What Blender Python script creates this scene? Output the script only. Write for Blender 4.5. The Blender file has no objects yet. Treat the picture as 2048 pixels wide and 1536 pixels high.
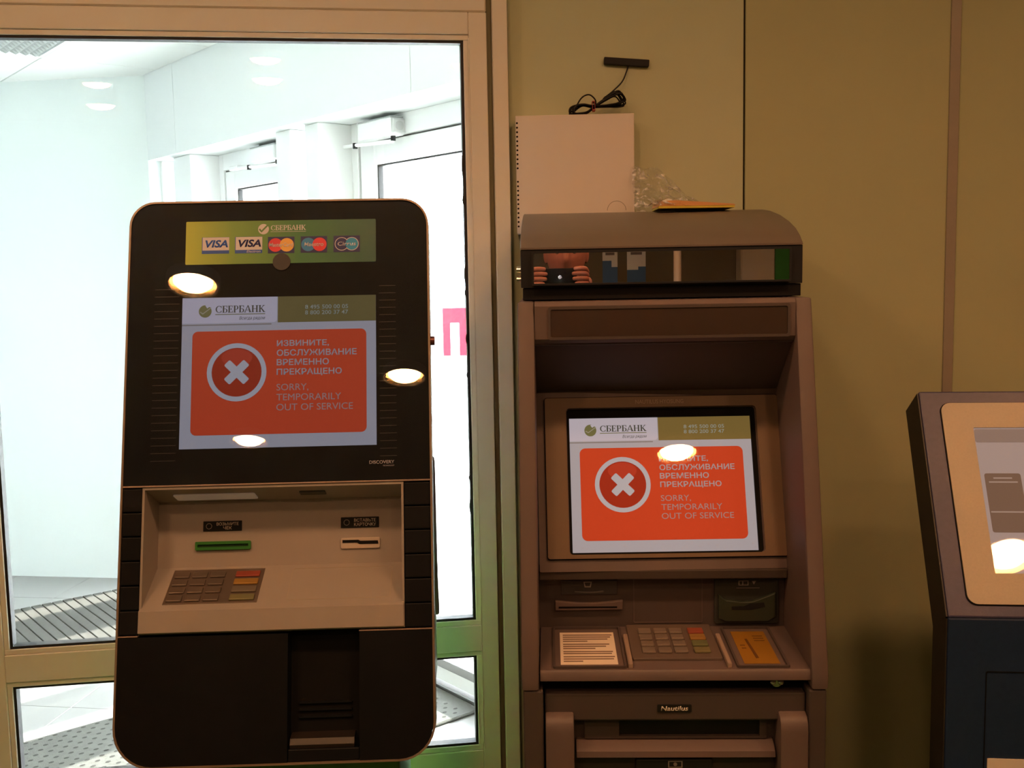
import bpy, bmesh, math, random
from mathutils import Matrix, Vector, noise
random.seed(7)
R = math.radians
sc = bpy.context.scene
col = sc.collection

# ------------------------------------------------------------------ camera, sky, sun, exposure
cam_d = bpy.data.cameras.new('camera')
cam_d.sensor_fit = 'HORIZONTAL'
cam_d.sensor_width = 36.0
cam_d.lens = 2100.0 / 2048.0 * 36.0
cam_d.clip_start = 0.01
cam_d.clip_end = 300
cam = bpy.data.objects.new('camera', cam_d)
col.objects.link(cam)
cam.matrix_world = (Matrix.Translation((0, 0, 1.5)) @ Matrix.Rotation(R(2.0), 4, 'Z')
                    @ Matrix.Rotation(R(90 - 6.0), 4, 'X') @ Matrix.Rotation(R(-1.05), 4, 'Z'))
sc.camera = cam

world = bpy.data.worlds.new('world')
sc.world = world
world.use_nodes = True
wn = world.node_tree.nodes
wn['Background'].inputs[0].default_value = (0.90, 0.96, 1.0, 1)
wn['Background'].inputs[1].default_value = 24.0

sun_d = bpy.data.lights.new('sun', 'SUN')
sun_d.energy = 24.0
sun_d.color = (1.0, 0.96, 0.88)
sun_d.angle = R(0.8)
sun = bpy.data.objects.new('sun', sun_d)
col.objects.link(sun)
# shines in through the street doors of the vestibule
sdir = Vector((-0.70, -0.714, 0)).normalized() * math.cos(R(38)) + Vector((0, 0, -math.sin(R(38))))
sun.rotation_euler = sdir.to_track_quat('-Z', 'Y').to_euler()

vs = sc.view_settings
vs.view_transform = 'Standard'
vs.look = 'None'
vs.exposure = 0.0
vs.gamma = 1.0
vs.use_curve_mapping = False
sc.cycles.sample_clamp_indirect = 0.0
sc.cycles.max_bounces = 10
sc.cycles.transparent_max_bounces = 24
sc.cycles.use_denoising = True

LAMP_COLOR = (1.0, 0.50, 0.235)
LAMP_POWER = 115.0

# ------------------------------------------------------------------ materials
MATS = {}
def mat(name, color, rough=0.5, metal=0.0, var=0.0, scale=30.0, bump=0.0, spec=0.5, emit=None, estr=0.0, coat=0.0, bscale=None):
    if name in MATS:
        return MATS[name]
    m = bpy.data.materials.new(name)
    m.use_nodes = True
    nt = m.node_tree
    p = nt.nodes['Principled BSDF']
    p.inputs['Base Color'].default_value = (*color, 1)
    p.inputs['Roughness'].default_value = rough
    p.inputs['Metallic'].default_value = metal
    p.inputs['Specular IOR Level'].default_value = spec
    p.inputs['Coat Weight'].default_value = coat
    p.inputs['Coat Roughness'].default_value = 0.05
    if emit:
        p.inputs['Emission Color'].default_value = (*emit, 1)
        p.inputs['Emission Strength'].default_value = estr
    tc = nt.nodes.new('ShaderNodeTexCoord')
    nz = nt.nodes.new('ShaderNodeTexNoise')
    nz.inputs['Scale'].default_value = scale
    nz.inputs['Detail'].default_value = 4
    nt.links.new(tc.outputs['Object'], nz.inputs['Vector'])
    mx = nt.nodes.new('ShaderNodeMix')
    mx.data_type = 'RGBA'
    a = [max(0, c * (1 - var)) for c in color]
    b = [min(1, c * (1 + var)) for c in color]
    mx.inputs[6].default_value = (*a, 1)
    mx.inputs[7].default_value = (*b, 1)
    nt.links.new(nz.outputs['Fac'], mx.inputs[0])
    nt.links.new(mx.outputs[2], p.inputs['Base Color'])
    if bump:
        bz = nt.nodes.new('ShaderNodeTexNoise')
        bz.inputs['Scale'].default_value = bscale or scale * 6
        nt.links.new(tc.outputs['Object'], bz.inputs['Vector'])
        bp = nt.nodes.new('ShaderNodeBump')
        bp.inputs['Strength'].default_value = bump
        bp.inputs['Distance'].default_value = 0.002
        nt.links.new(bz.outputs['Fac'], bp.inputs['Height'])
        nt.links.new(bp.outputs['Normal'], p.inputs['Normal'])
    MATS[name] = m
    return m

def glow(name, color, strength, rough=0.35, base=None):
    return mat(name, base or tuple(c * 0.2 for c in color), rough=rough, emit=color, estr=strength, spec=0.2)

def thin_glass(name, tint=(1, 1, 1), ior=1.45, rough=0.0, bump=0.0, boost=0.0, painted_sheen=0.0):
    if name in MATS:
        return MATS[name]
    m = bpy.data.materials.new(name)
    m.use_nodes = True
    nt = m.node_tree
    for n in list(nt.nodes):
        nt.nodes.remove(n)
    out = nt.nodes.new('ShaderNodeOutputMaterial')
    mix = nt.nodes.new('ShaderNodeMixShader')
    tr = nt.nodes.new('ShaderNodeBsdfTransparent')
    tr.inputs[0].default_value = (*tint, 1)
    gl = nt.nodes.new('ShaderNodeBsdfGlossy')
    gl.inputs['Roughness'].default_value = rough
    # Schlick reflectance of a thin sheet, the same from both sides
    f0 = ((ior - 1) / (ior + 1)) ** 2 + boost
    fr = nt.nodes.new('ShaderNodeLayerWeight')
    fr.inputs['Blend'].default_value = 0.5
    pw = nt.nodes.new('ShaderNodeMath')
    pw.operation = 'POWER'
    pw.inputs[1].default_value = 5.0
    nt.links.new(fr.outputs['Facing'], pw.inputs[0])
    ma = nt.nodes.new('ShaderNodeMath')
    ma.operation = 'MULTIPLY_ADD'
    ma.use_clamp = True
    ma.inputs[1].default_value = 1 - f0
    ma.inputs[2].default_value = f0
    nt.links.new(pw.outputs[0], ma.inputs[0])
    nt.links.new(ma.outputs[0], mix.inputs[0])
    if bump:
        tc = nt.nodes.new('ShaderNodeTexCoord')
        nz = nt.nodes.new('ShaderNodeTexNoise')
        nz.inputs['Scale'].default_value = 60
        nz.inputs['Detail'].default_value = 3
        nt.links.new(tc.outputs['Object'], nz.inputs['Vector'])
        bp = nt.nodes.new('ShaderNodeBump')
        bp.inputs['Strength'].default_value = bump
        bp.inputs['Distance'].default_value = 0.01
        nt.links.new(nz.outputs['Fac'], bp.inputs['Height'])
        nt.links.new(bp.outputs['Normal'], gl.inputs['Normal'])
        nt.links.new(bp.outputs['Normal'], fr.inputs['Normal'])
    if painted_sheen:  # pale noise streaks painted in to stand for sheen on crumpled film
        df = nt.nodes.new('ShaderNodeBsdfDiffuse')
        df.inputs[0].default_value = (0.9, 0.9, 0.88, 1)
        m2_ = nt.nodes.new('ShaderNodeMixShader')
        m2_.inputs[0].default_value = painted_sheen
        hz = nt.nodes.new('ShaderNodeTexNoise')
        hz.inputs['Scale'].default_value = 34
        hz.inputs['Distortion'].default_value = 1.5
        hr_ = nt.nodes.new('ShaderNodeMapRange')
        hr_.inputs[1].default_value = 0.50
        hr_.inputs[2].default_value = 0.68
        hr_.inputs[3].default_value = painted_sheen * 0.4
        hr_.inputs[4].default_value = painted_sheen * 4.0
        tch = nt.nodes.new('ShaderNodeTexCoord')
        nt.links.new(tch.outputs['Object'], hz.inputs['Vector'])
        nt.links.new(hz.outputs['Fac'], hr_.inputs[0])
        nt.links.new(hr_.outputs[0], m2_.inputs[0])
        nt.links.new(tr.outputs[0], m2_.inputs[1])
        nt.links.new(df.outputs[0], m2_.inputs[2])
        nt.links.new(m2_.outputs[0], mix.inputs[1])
    else:
        nt.links.new(tr.outputs[0], mix.inputs[1])
    nt.links.new(gl.outputs[0], mix.inputs[2])
    nt.links.new(mix.outputs[0], out.inputs[0])
    MATS[name] = m
    return m

def ramp_x(name, x0, x1, stops, rough=0.4, emit=0.0):
    """print that changes colour along its own local x"""
    m = bpy.data.materials.new(name)
    m.use_nodes = True
    nt = m.node_tree
    p = nt.nodes['Principled BSDF']
    p.inputs['Roughness'].default_value = rough
    tc = nt.nodes.new('ShaderNodeTexCoord')
    sx = nt.nodes.new('ShaderNodeSeparateXYZ')
    mr = nt.nodes.new('ShaderNodeMapRange')
    mr.inputs[1].default_value = x0
    mr.inputs[2].default_value = x1
    cr = nt.nodes.new('ShaderNodeValToRGB')
    el = cr.color_ramp.elements
    el[0].position, el[0].color = stops[0][0], (*stops[0][1], 1)
    el[1].position, el[1].color = stops[-1][0], (*stops[-1][1], 1)
    for pos, c in stops[1:-1]:
        e = el.new(pos)
        e.color = (*c, 1)
    nt.links.new(tc.outputs['Object'], sx.inputs[0])
    nt.links.new(sx.outputs[0], mr.inputs[0])
    nt.links.new(mr.outputs[0], cr.inputs[0])
    nt.links.new(cr.outputs[0], p.inputs['Base Color'])
    if emit:
        nt.links.new(cr.outputs[0], p.inputs['Emission Color'])
        p.inputs['Emission Strength'].default_value = emit
    return m

frame_white = mat('painted_aluminium', (0.80, 0.76, 0.66), 0.42, var=0.03, scale=8, bump=0.03)
rubber = mat('black_rubber', (0.012, 0.012, 0.013), 0.6, var=0.2)
wall_green = mat('green_wall_panel', (0.57, 0.61, 0.41), 0.8, var=0.05, scale=4, bump=0.10, bscale=500)
wall_green_b = mat('darker_wall_panel', (0.49, 0.505, 0.30), 0.8, var=0.05, scale=4, bump=0.10, bscale=500)  # darker, yellower tone of the green panels
strip_grey = mat('grey_cover_strip', (0.36, 0.31, 0.25), 0.5, var=0.05)
white_wall = mat('white_wall', (0.80, 0.86, 0.865), 0.7, var=0.015, scale=3)
white_panel = mat('white_panel', (0.80, 0.83, 0.84), 0.6, var=0.01, scale=3)
white_frame = mat('white_frame', (0.88, 0.89, 0.90), 0.4, var=0.01)
seam_grey = mat('seam_grey', (0.38, 0.40, 0.40), 0.7)
ceil_tile = mat('ceiling_tile', (0.86, 0.88, 0.87), 0.85, var=0.03, scale=40, bump=0.1)
grey_tile = mat('grey_floor_tile', (0.30, 0.295, 0.285), 0.35, var=0.06, scale=6)
grout = mat('grout', (0.20, 0.20, 0.195), 0.8)
mat_strip = mat('grey_mat_strip', (0.088, 0.084, 0.074), 0.9, var=0.25, scale=60, bump=0.5)
mat_dark = mat('mat_gap', (0.035, 0.033, 0.03), 0.9)
mat_rubber = mat('grey_rubber_mat', (0.105, 0.105, 0.094), 0.8, var=0.25, scale=50, bump=0.4)
floor_green = mat('green_floor', (0.07, 0.145, 0.038), 0.5, var=0.08, scale=5)
room_wall = mat('beige_room_wall', (0.14, 0.105, 0.06), 0.8, var=0.04, scale=3)
room_ceil = mat('room_ceiling', (0.42, 0.36, 0.28), 0.8, var=0.02)
glass = thin_glass('window_glass', (0.99, 0.997, 0.995), 1.35)
steel = mat('polished_steel', (0.80, 0.78, 0.74), 0.14, metal=1.0)
grey_steel = mat('brushed_grey_steel', (0.42, 0.42, 0.42), 0.35, metal=0.8, var=0.05)
black_plastic = mat('black_plastic', (0.010, 0.010, 0.011), 0.4, var=0.2, spec=0.2)
black_matt = mat('black_matt', (0.008, 0.008, 0.008), 0.7, var=0.2, spec=0.1)

# ------------------------------------------------------------------ mesh helpers
class B:
    def __init__(s):
        s.bm = bmesh.new()
    def box(s, x0, x1, y0, y1, z0, z1, bev=0.0, seg=2):
        vs_ = [s.bm.verts.new(p) for p in ((x0, y0, z0), (x1, y0, z0), (x1, y1, z0), (x0, y1, z0), (x0, y0, z1), (x1, y0, z1), (x1, y1, z1), (x0, y1, z1))]
        fs = [s.bm.faces.new([vs_[i] for i in q]) for q in ((3, 2, 1, 0), (4, 5, 6, 7), (0, 1, 5, 4), (1, 2, 6, 5), (2, 3, 7, 6), (3, 0, 4, 7))]
        if bev:
            es = list({e for f in fs for e in f.edges})
            bmesh.ops.bevel(s.bm, geom=es, offset=bev, segments=seg, affect='EDGES', profile=0.5)
        return s
    def prism(s, pts, axis, a, b, bev=0.0):
        """closed polygon extruded: axis 'x' takes (y,z), 'y' takes (x,z), 'z' takes (x,y)"""
        def P(p, t):
            return {'x': (t, p[0], p[1]), 'y': (p[0], t, p[1]), 'z': (p[0], p[1], t)}[axis]
        A = [s.bm.verts.new(P(p, a)) for p in pts]
        Bv = [s.bm.verts.new(P(p, b)) for p in pts]
        n = len(pts)
        fs = [s.bm.faces.new(A), s.bm.faces.new(Bv[::-1])]
        for i in range(n):
            j = (i + 1) % n
            fs.append(s.bm.faces.new((A[j], A[i], Bv[i], Bv[j])))
        bmesh.ops.recalc_face_normals(s.bm, faces=fs)
        if bev:
            es = list({e for f in fs[:2] for e in f.edges})
            bmesh.ops.bevel(s.bm, geom=es, offset=bev, segments=2, affect='EDGES', profile=0.5)
        return s
    def ring(s, outer, inner, axis, a, b):
        def P(p, t):
            return {'x': (t, p[0], p[1]), 'y': (p[0], t, p[1]), 'z': (p[0], p[1], t)}[axis]
        n = len(outer)
        L = [[s.bm.verts.new(P(p, t)) for p in q] for q, t in ((outer, a), (inner, a), (inner, b), (outer, b))]
        fs = []
        for k in range(4):
            U, V = L[k], L[(k + 1) % 4]
            for i in range(n):
                j = (i + 1) % n
                fs.append(s.bm.faces.new((U[i], U[j], V[j], V[i])))
        bmesh.ops.recalc_face_normals(s.bm, faces=fs)
        return s
    def cyl(s, c, axis, r, h, n=24, r2=None):
        M = {'x': Matrix.Rotation(R(90), 4, 'Y'), 'y': Matrix.Rotation(R(90), 4, 'X'), 'z': Matrix.Identity(4)}[axis]
        bmesh.ops.create_cone(s.bm, cap_ends=True, segments=n, radius1=r, radius2=r if r2 is None else r2, depth=h,
                              matrix=Matrix.Translation(c) @ M)
        return s
    def sphere(s, c, r, u=20, v=12, sc_=(1, 1, 1)):
        bmesh.ops.create_uvsphere(s.bm, u_segments=u, v_segments=v, radius=r, matrix=Matrix.Translation(c) @ Matrix.Diagonal((*sc_, 1)))
        return s
    def tube(s, pts, r, n=8):
        pts = [Vector(p) for p in pts]
        rings = []
        up = Vector((0.3, 0.9, 0.2)).normalized()
        for i, p in enumerate(pts):
            t = (pts[min(i + 1, len(pts) - 1)] - pts[max(i - 1, 0)])
            if t.length < 1e-9:
                t = Vector((0, 0, 1))
            t.normalize()
            u = up - t * up.dot(t)
            if u.length < 1e-4:
                u = Vector((1, 0, 0)) - t * t.x
            u.normalize()
            up = u
            w = t.cross(u)
            rr = r[i] if isinstance(r, (list, tuple)) else r
            rings.append([s.bm.verts.new(p + (u * math.cos(k * 2 * math.pi / n) + w * math.sin(k * 2 * math.pi / n)) * rr) for k in range(n)])
        for a, b in zip(rings, rings[1:]):
            for k in range(n):
                s.bm.faces.new((a[k], a[(k + 1) % n], b[(k + 1) % n], b[k]))
        s.bm.faces.new(rings[0][::-1])
        s.bm.faces.new(rings[-1])
        return s
    def lathe(s, prof, n=32):
        """prof: (r,z) list, closed to a surface of revolution about z"""
        rings = []
        for r, z in prof:
            rings.append([s.bm.verts.new((r * math.cos(k * 2 * math.pi / n), r * math.sin(k * 2 * math.pi / n), z)) for k in range(n)])
        for a, b in zip(rings, rings[1:]):
            for k in range(n):
                s.bm.faces.new((a[k], a[(k + 1) % n], b[(k + 1) % n], b[k]))
        bmesh.ops.remove_doubles(s.bm, verts=s.bm.verts, dist=1e-6)
        return s
    def obj(s, name, m, parent=None, M=None, smooth=False):
        if M is not None:
            s.bm.transform(M)
        me = bpy.data.meshes.new(name)
        s.bm.normal_update()
        s.bm.to_mesh(me)
        s.bm.free()
        if isinstance(m, (list, tuple)):
            for q in m:
                me.materials.append(q)
        else:
            me.materials.append(m)
        if smooth:
            for p in me.polygons:
                p.use_smooth = True
            try:
                me.set_sharp_from_angle(angle=R(35))
            except Exception:
                pass
        o = bpy.data.objects.new(name, me)
        col.objects.link(o)
        if parent:
            o.parent = parent
        return o

def rrect(x0, x1, z0, z1, r, n=6):
    """rounded rectangle; r is one radius or (bl, br, tr, tl)"""
    if not isinstance(r, (list, tuple)):
        r = (r,) * 4
    out = []
    for (cx, cz, a0, rr) in ((x0, z0, 180, r[0]), (x1, z0, 270, r[1]), (x1, z1, 0, r[2]), (x0, z1, 90, r[3])):
        sx = 1 if cx == x0 else -1
        sz = 1 if cz == z0 else -1
        for i in range(n + 1):
            a = R(a0 + 90 * i / n)
            out.append((cx + sx * rr + rr * math.cos(a), cz + sz * rr + rr * math.sin(a)))
    return out

def circle(cx, cz, r, n=40, rz=None):
    return [(cx + r * math.cos(2 * math.pi * i / n), cz + (rz or r) * math.sin(2 * math.pi * i / n)) for i in range(n)]

def empty(name, loc, rz=0.0):
    o = bpy.data.objects.new(name, None)
    o.location = loc
    o.rotation_euler = (0, 0, rz)
    o.empty_display_size = 0.05
    col.objects.link(o)
    return o

def tag(o, label, cat, group=None):
    o['label'] = label
    o['category'] = cat
    if group:
        o['group'] = group
    return o

def struct(o, label=None):
    o['kind'] = 'structure'
    if label:
        o['label'] = label
    return o

def share(src, name, parent, loc=(0, 0, 0), rot=(0, 0, 0)):
    o = bpy.data.objects.new(name, src.data)
    col.objects.link(o)
    o.parent = parent
    o.location = loc
    o.rotation_euler = rot
    return o

def text(s, x0, x1, z0, z1, y, m, parent, M=None, bold=0.0, shear=0.0, name='lettering', depth=0.0003):
    """flat lettering fitted to the box x0..x1, z0..z1 in the local xz plane at local y, facing -y"""
    cu = bpy.data.curves.new('t', 'FONT')
    cu.body = s
    cu.size = 1.0
    cu.offset = bold
    cu.shear = shear
    cu.resolution_u = 3
    cu.extrude = 0.0
    to = bpy.data.objects.new('t', cu)
    col.objects.link(to)
    dg = bpy.context.evaluated_depsgraph_get()
    me = bpy.data.meshes.new_from_object(to.evaluated_get(dg))
    bpy.data.objects.remove(to)
    bpy.data.curves.remove(cu)
    xs = [v.co.x for v in me.vertices]
    ys = [v.co.y for v in me.vertices]
    ax, bx, ay, by = min(xs), max(xs), min(ys), max(ys)
    for v in me.vertices:
        px = x0 + (v.co.x - ax) / (bx - ax) * (x1 - x0)
        pz = z0 + (v.co.y - ay) / (by - ay) * (z1 - z0)
        v.co = Vector((px, y, pz))
    bm = bmesh.new()
    bm.from_mesh(me)
    if depth:
        r = bmesh.ops.extrude_face_region(bm, geom=bm.faces[:])
        for v in r['geom']:
            if isinstance(v, bmesh.types.BMVert):
                v.co.y -= depth
        bmesh.ops.recalc_face_normals(bm, faces=bm.faces[:])
    if M is not None:
        bm.transform(M)
    bm.to_mesh(me)
    bm.free()
    me.name = name
    me.materials.clear()
    me.materials.append(m)
    o = bpy.data.objects.new(name, me)
    col.objects.link(o)
    o.parent = parent
    return o

def serif_word(word, x0, x1, z0, z1, y, m, parent, M=None, name='lettering', depth=0.0003):
    """serif capitals of the bank's name, drawn stroke by stroke on a 100-high grid"""
    T, t = 17, 6     # thick and thin strokes
    def bar(x0_, x1_, y0_, y1_): return [(x0_, y0_), (x1_, y0_), (x1_, y1_), (x0_, y1_)]
    def arc(cx, cy, rx, ry, a0, a1, th, tv):
        n = 10
        o_ = [(cx + rx * math.cos(R(a0 + (a1 - a0) * i / n)), cy + ry * math.sin(R(a0 + (a1 - a0) * i / n))) for i in range(n + 1)]
        i_ = [(cx + (rx - th) * math.cos(R(a0 + (a1 - a0) * i / n)), cy + (ry - tv) * math.sin(R(a0 + (a1 - a0) * i / n))) for i in range(n + 1)]
        return o_ + i_[::-1]
    def serif(cx, y_): return bar(cx - 15, cx + 15, y_, y_ + t)
    G = {
        'С': (80, [arc(45, 50, 42, 50, 50, 310, 15, 7), bar(68, 75, 66, 96), bar(68, 75, 6, 30)]),
        'Б': (68, [bar(10, 10 + T, 0, 100), serif(18, 0), serif(18, 94), bar(18, 62, 93, 100), bar(56, 63, 72, 100), bar(18, 42, 52, 58), bar(18, 42, 0, 6), arc(40, 29, 26, 29, -90, 90, 15, 6)]),
        'Е': (66, [bar(10, 10 + T, 0, 100), serif(18, 0), serif(18, 94), bar(18, 60, 93, 100), bar(54, 60, 74, 100), bar(18, 48, 48, 54), bar(43, 49, 38, 64), bar(18, 62, 0, 7), bar(56, 62, 0, 26)]),
        'Р': (66, [bar(10, 10 + T, 0, 100), serif(18, 0), serif(18, 94), bar(18, 40, 94, 100), bar(18, 40, 42, 48), arc(38, 71, 25, 29, -90, 90, 15, 6)]),
        'А': (84, [[(2, 0), (10, 0), (44, 86), (40, 100)], [(40, 100), (50, 100), (82, 0), (62, 0)], bar(22, 62, 30, 36), serif(8, 0), serif(70, 0)]),
        'Н': (86, [bar(10, 10 + T, 0, 100), bar(59, 59 + T, 0, 100), serif(18, 0), serif(18, 94), serif(68, 0), serif(68, 94), bar(18, 68, 47, 53)]),
        'К': (82, [bar(10, 10 + T, 0, 100), serif(18, 0), serif(18, 94), [(22, 44), (60, 100), (70, 100), (30, 44)], [(28, 54), (40, 60), (80, 0), (60, 0)], bar(52, 76, 94, 100), bar(54, 84, 0, 6)]),
    }
    tot = sum(G[c][0] for c in word)
    sx, sz = (x1 - x0) / tot, (z1 - z0) / 100.0
    b = B()
    x = 0
    k = 0
    for c in word:
        w, polys = G[c]
        for pl in polys:
            k += 1
            e = (k % 7) * 0.000008
            b.prism([(x0 + (x + px) * sx, z0 + pz * sz) for px, pz in pl], 'y', y, y - depth - e)
        x += w
    return b.obj(name, m, parent, M)

# ------------------------------------------------------------------ the room shell
CEIL = 2.6
b = B().box(-2.6, 2.75, -3.4, 2.42, -0.05, 0.0)
struct(b.obj('floor', floor_green), 'green floor of the bank room')
b = B().box(-2.6, 2.75, -3.4, 2.5, CEIL + 0.04, CEIL + 0.14)
struct(b.obj('ceiling', room_ceil), 'flat room ceiling with recessed downlights')
b = B().box(-2.6, 2.75, -3.3, -3.2, 0, CEIL + 0.04)
struct(b.obj('wall_back', room_wall), 'beige back wall of the room')
b = B().box(-2.5, -2.4, -3.2, 1.9, 0, CEIL + 0.04)
struct(b.obj('wall_left', room_wall), 'beige side wall')
b = B().box(2.6, 2.7, -3.2, 2.45, 0, CEIL + 0.04)
struct(b.obj('wall_right', room_wall), 'beige side wall')

# green wall behind the machines: core and separate panels
wf = struct(B().box(-0.085, 2.6, 2.362, 2.45, 0, CEIL + 0.04).obj('wall_front', mat('wall_core', (0.05, 0.045, 0.03), 0.9)), 'green panelled wall behind the machines')
for x0, x1, mm in ((-0.078, 0.4325, wall_green), (0.4370, 0.8838, wall_green_b), (0.8842, 1.36, wall_green_b), (1.364, 1.96, wall_green_b), (1.964, 2.6, wall_green_b)):
    B().box(x0, x1, 2.35, 2.362, 0, CEIL + 0.04, bev=0.0012, seg=1).obj('wall_panel', mm, wf)
B().box(0.873, 0.8945, 2.345, 2.35, 0, CEIL + 0.04, bev=0.001, seg=1).obj('cover_strip', strip_grey, wf)
B().box(1.35, 1.3715, 2.345, 2.35, 0, CEIL + 0.04, bev=0.001, seg=1).obj('cover_strip', strip_grey, wf)

# ------------------------------------------------------------------ glazed partition (local u along it, origin on the floor by the post)
win = struct(empty('window_1', (-0.102, 2.30, 0), R(10)), 'tall glazed partition in a painted aluminium frame')
def wp(name, m, *boxes, bev=0.0015):
    b = B()
    for q in boxes:
        b.box(*q, bev=bev, seg=1)
    return b.obj(name, m, win)
wp('post', frame_white, (-0.007, 0.026, 0.0, 0.06, 0, CEIL + 0.04))
wp('groove', mat('groove_olive', (0.20, 0.19, 0.11), 0.7), (-0.019, -0.007, 0.012, 0.05, 0, CEIL + 0.04))
wp('stile', frame_white, (-0.058, -0.0192, -0.002, 0.055, 0, 2.0521))
wp('stile', frame_white, (-1.135, -1.074, -0.002, 0.055, 0, 2.0521))
wp('top_rail', frame_white, (-1.0738, -0.0582, -0.002, 0.055, 2.006, 2.0521))
wp('middle_rail', frame_white, (-1.0738, -0.0582, -0.002, 0.055, 0.655, 0.7150))
wp('bottom_rail', frame_white, (-1.0738, -0.0582, -0.002, 0.055, 0.36, 0.422))
wp('kick_panel', frame_white, (-1.0738, -0.0582, 0.012, 0.04, 0.0, 0.3598))
wp('transom_panel', frame_white, (-2.35, -0.0192, 0.0, 0.05, 2.0535, 2.30), bev=0.003)
wp('transom_panel', frame_white, (-2.35, -0.0192, 0.0, 0.05, 2.302, CEIL + 0.04), bev=0.003)
# glazing beads (thin, a touch proud and brighter at the edge) and black gaskets, upper and lower light
def light_of(z0, z1, u0, u1):
    bd = 0.011
    wp('glazing_bead', frame_white, (u0, u1, 0.002, 0.02, z1 - bd, z1 - 0.0002), (u0, u1, 0.002, 0.02, z0 + 0.0002, z0 + bd),
       (u0, u0 + bd, 0.002, 0.02, z0 + bd, z1 - bd), (u1 - bd, u1, 0.002, 0.02, z0 + bd, z1 - bd), bev=0.001)
    g = 0.0055
    a0, a1, c0, c1 = u0 + bd, u1 - bd, z0 + bd, z1 - bd
    wp('gasket', rubber, (a0, a1, 0.006, 0.03, c1 - g, c1), (a0, a1, 0.006, 0.03, c0, c0 + g), (a0, a0 + g, 0.006, 0.03, c0 + g, c1 - g), (a1 - g, a1, 0.006, 0.03, c0 + g, c1 - g), bev=0)
    # two panes of the sealed unit, bowed a little differently
    uc, zc = (a0 + a1) / 2, (c0 + c1) / 2
    for dy, tl in ((0.017, 0.42), (0.034, 1.2)):
        B().box(a0 - uc, a1 - uc, 0.0, 0.0005, c0 - zc, c1 - zc).obj('glass_pane', glass, win, Matrix.Translation((uc, dy, zc)) @ Matrix.Rotation(R(0.2), 4, 'Z') @ Matrix.Rotation(R(-tl), 4, 'X'))
light_of(0.7152, 2.0058, -1.0738, -0.0582)
light_of(0.4222, 0.6548, -1.0738, -0.0582)
wp('glazing_bead', frame_white, (-0.0588, -0.0578, -0.0026, 0.0, 0.44, 2.0))
# small black lumps along the right gasket
for z, hh in ((1.735, 0.05), (1.66, 0.02), (1.50, 0.035), (1.46, 0.015), (1.36, 0.02), (1.28, 0.012), (1.05, 0.012), (0.985, 0.03)):
    B().sphere((-0.0745, 0.010, z), 0.01, 10, 8, (0.36, 0.5, hh * 100 * 0.55)).obj('gasket_lump', rubber, win, smooth=True)
# the bay to the left of the frame
wp('stile', frame_white, (-2.35, -2.28, -0.002, 0.055, 0, 2.0521))
for z0, z1 in ((2.006, 2.0521), (0.655, 0.7150), (0.36, 0.422)):
    wp('rail', frame_white, (-2.2798, -1.1352, -0.002, 0.055, z0, z1))
wp('kick_panel', frame_white, (-2.2798, -1.1352, 0.012, 0.04, 0.0, 0.3598))
wp('glass_pane', glass, (-2.2798, -1.1352, 0.02, 0.0205, 0.7152, 2.0058), bev=0)
wp('glass_pane', glass, (-2.2798, -1.1352, 0.02, 0.0205, 0.4222, 0.6548), bev=0)

# ------------------------------------------------------------------ vestibule behind the partition: frame with s along the street wall, t towards the street
VA = -48.75
vest = Matrix.Translation((-1.917, 5.097, 0)) @ Matrix.Rotation(R(VA), 4, 'Z')
def VP(s, t):
    p = vest @ Vector((s, t, 0))
    return (p.x, p.y)
VZ = 2.476
WALLT = 0.20
# floor base and tiles
fl_poly = [(-4.3, 1.95), (-2.42, 1.96), (-0.12, 2.36), (-0.08, 2.46), (0.62, 2.46), (0.56, 2.62), VP(-0.05, 0.3), (-1.93, 5.22), (-4.3, 5.45)]
fv = struct(B().prism(fl_poly, 'z', -0.06, -0.006).obj('floor', grout), 'grey tiled floor of the bright vestibule')
tile_src = None
ta = R(-5.9)
for i in range(-6, 10):
    for j in range(-8, 4):
        ox, oy = -2.36 + i * 0.40 * math.cos(ta) - j * 0.40 * math.sin(ta), 4.78 + i * 0.40 * math.sin(ta) + j * 0.40 * math.cos(ta)
        # keep tiles that lie on the vestibule floor
        cx, cy = ox + 0.2, oy + 0.2
        loc = (Vector((cx, cy, 0)) - Vector((-1.917, 5.097, 0)))
        S_ = Vector((math.cos(R(VA)), math.sin(R(VA)), 0)); T_ = Vector((-S_.y, S_.x, 0))
        t_ = loc.dot(T_)
        part_y = 2.30 + (cx + 0.102) * math.tan(R(10))
        if t_ > 0.12 or cy < part_y + 0.28 or cx < -4.2 or cy > 5.0 - (cx + 1.917) * 0.1034 + 0.15 or cy < 2.7:
            continue
        if tile_src is None:
            tile_src = B().box(-0.1985, 0.1985, -0.1985, 0.1985, -0.006, 0.0, bev=0.001, seg=1).obj('floor_tile', grey_tile, fv)
            tile_src.location = (cx, cy, 0)
            tile_src.rotation_euler = (0, 0, ta)
        else:
            share(tile_src, 'floor_tile', fv, (cx, cy, 0), (0, 0, ta))
# remaining floor between the tiles' edge and the walls
struct(B().prism(fl_poly, 'z', -0.0058, -0.0012).obj('floor', grey_tile), 'grey vestibule floor along the walls')

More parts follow.
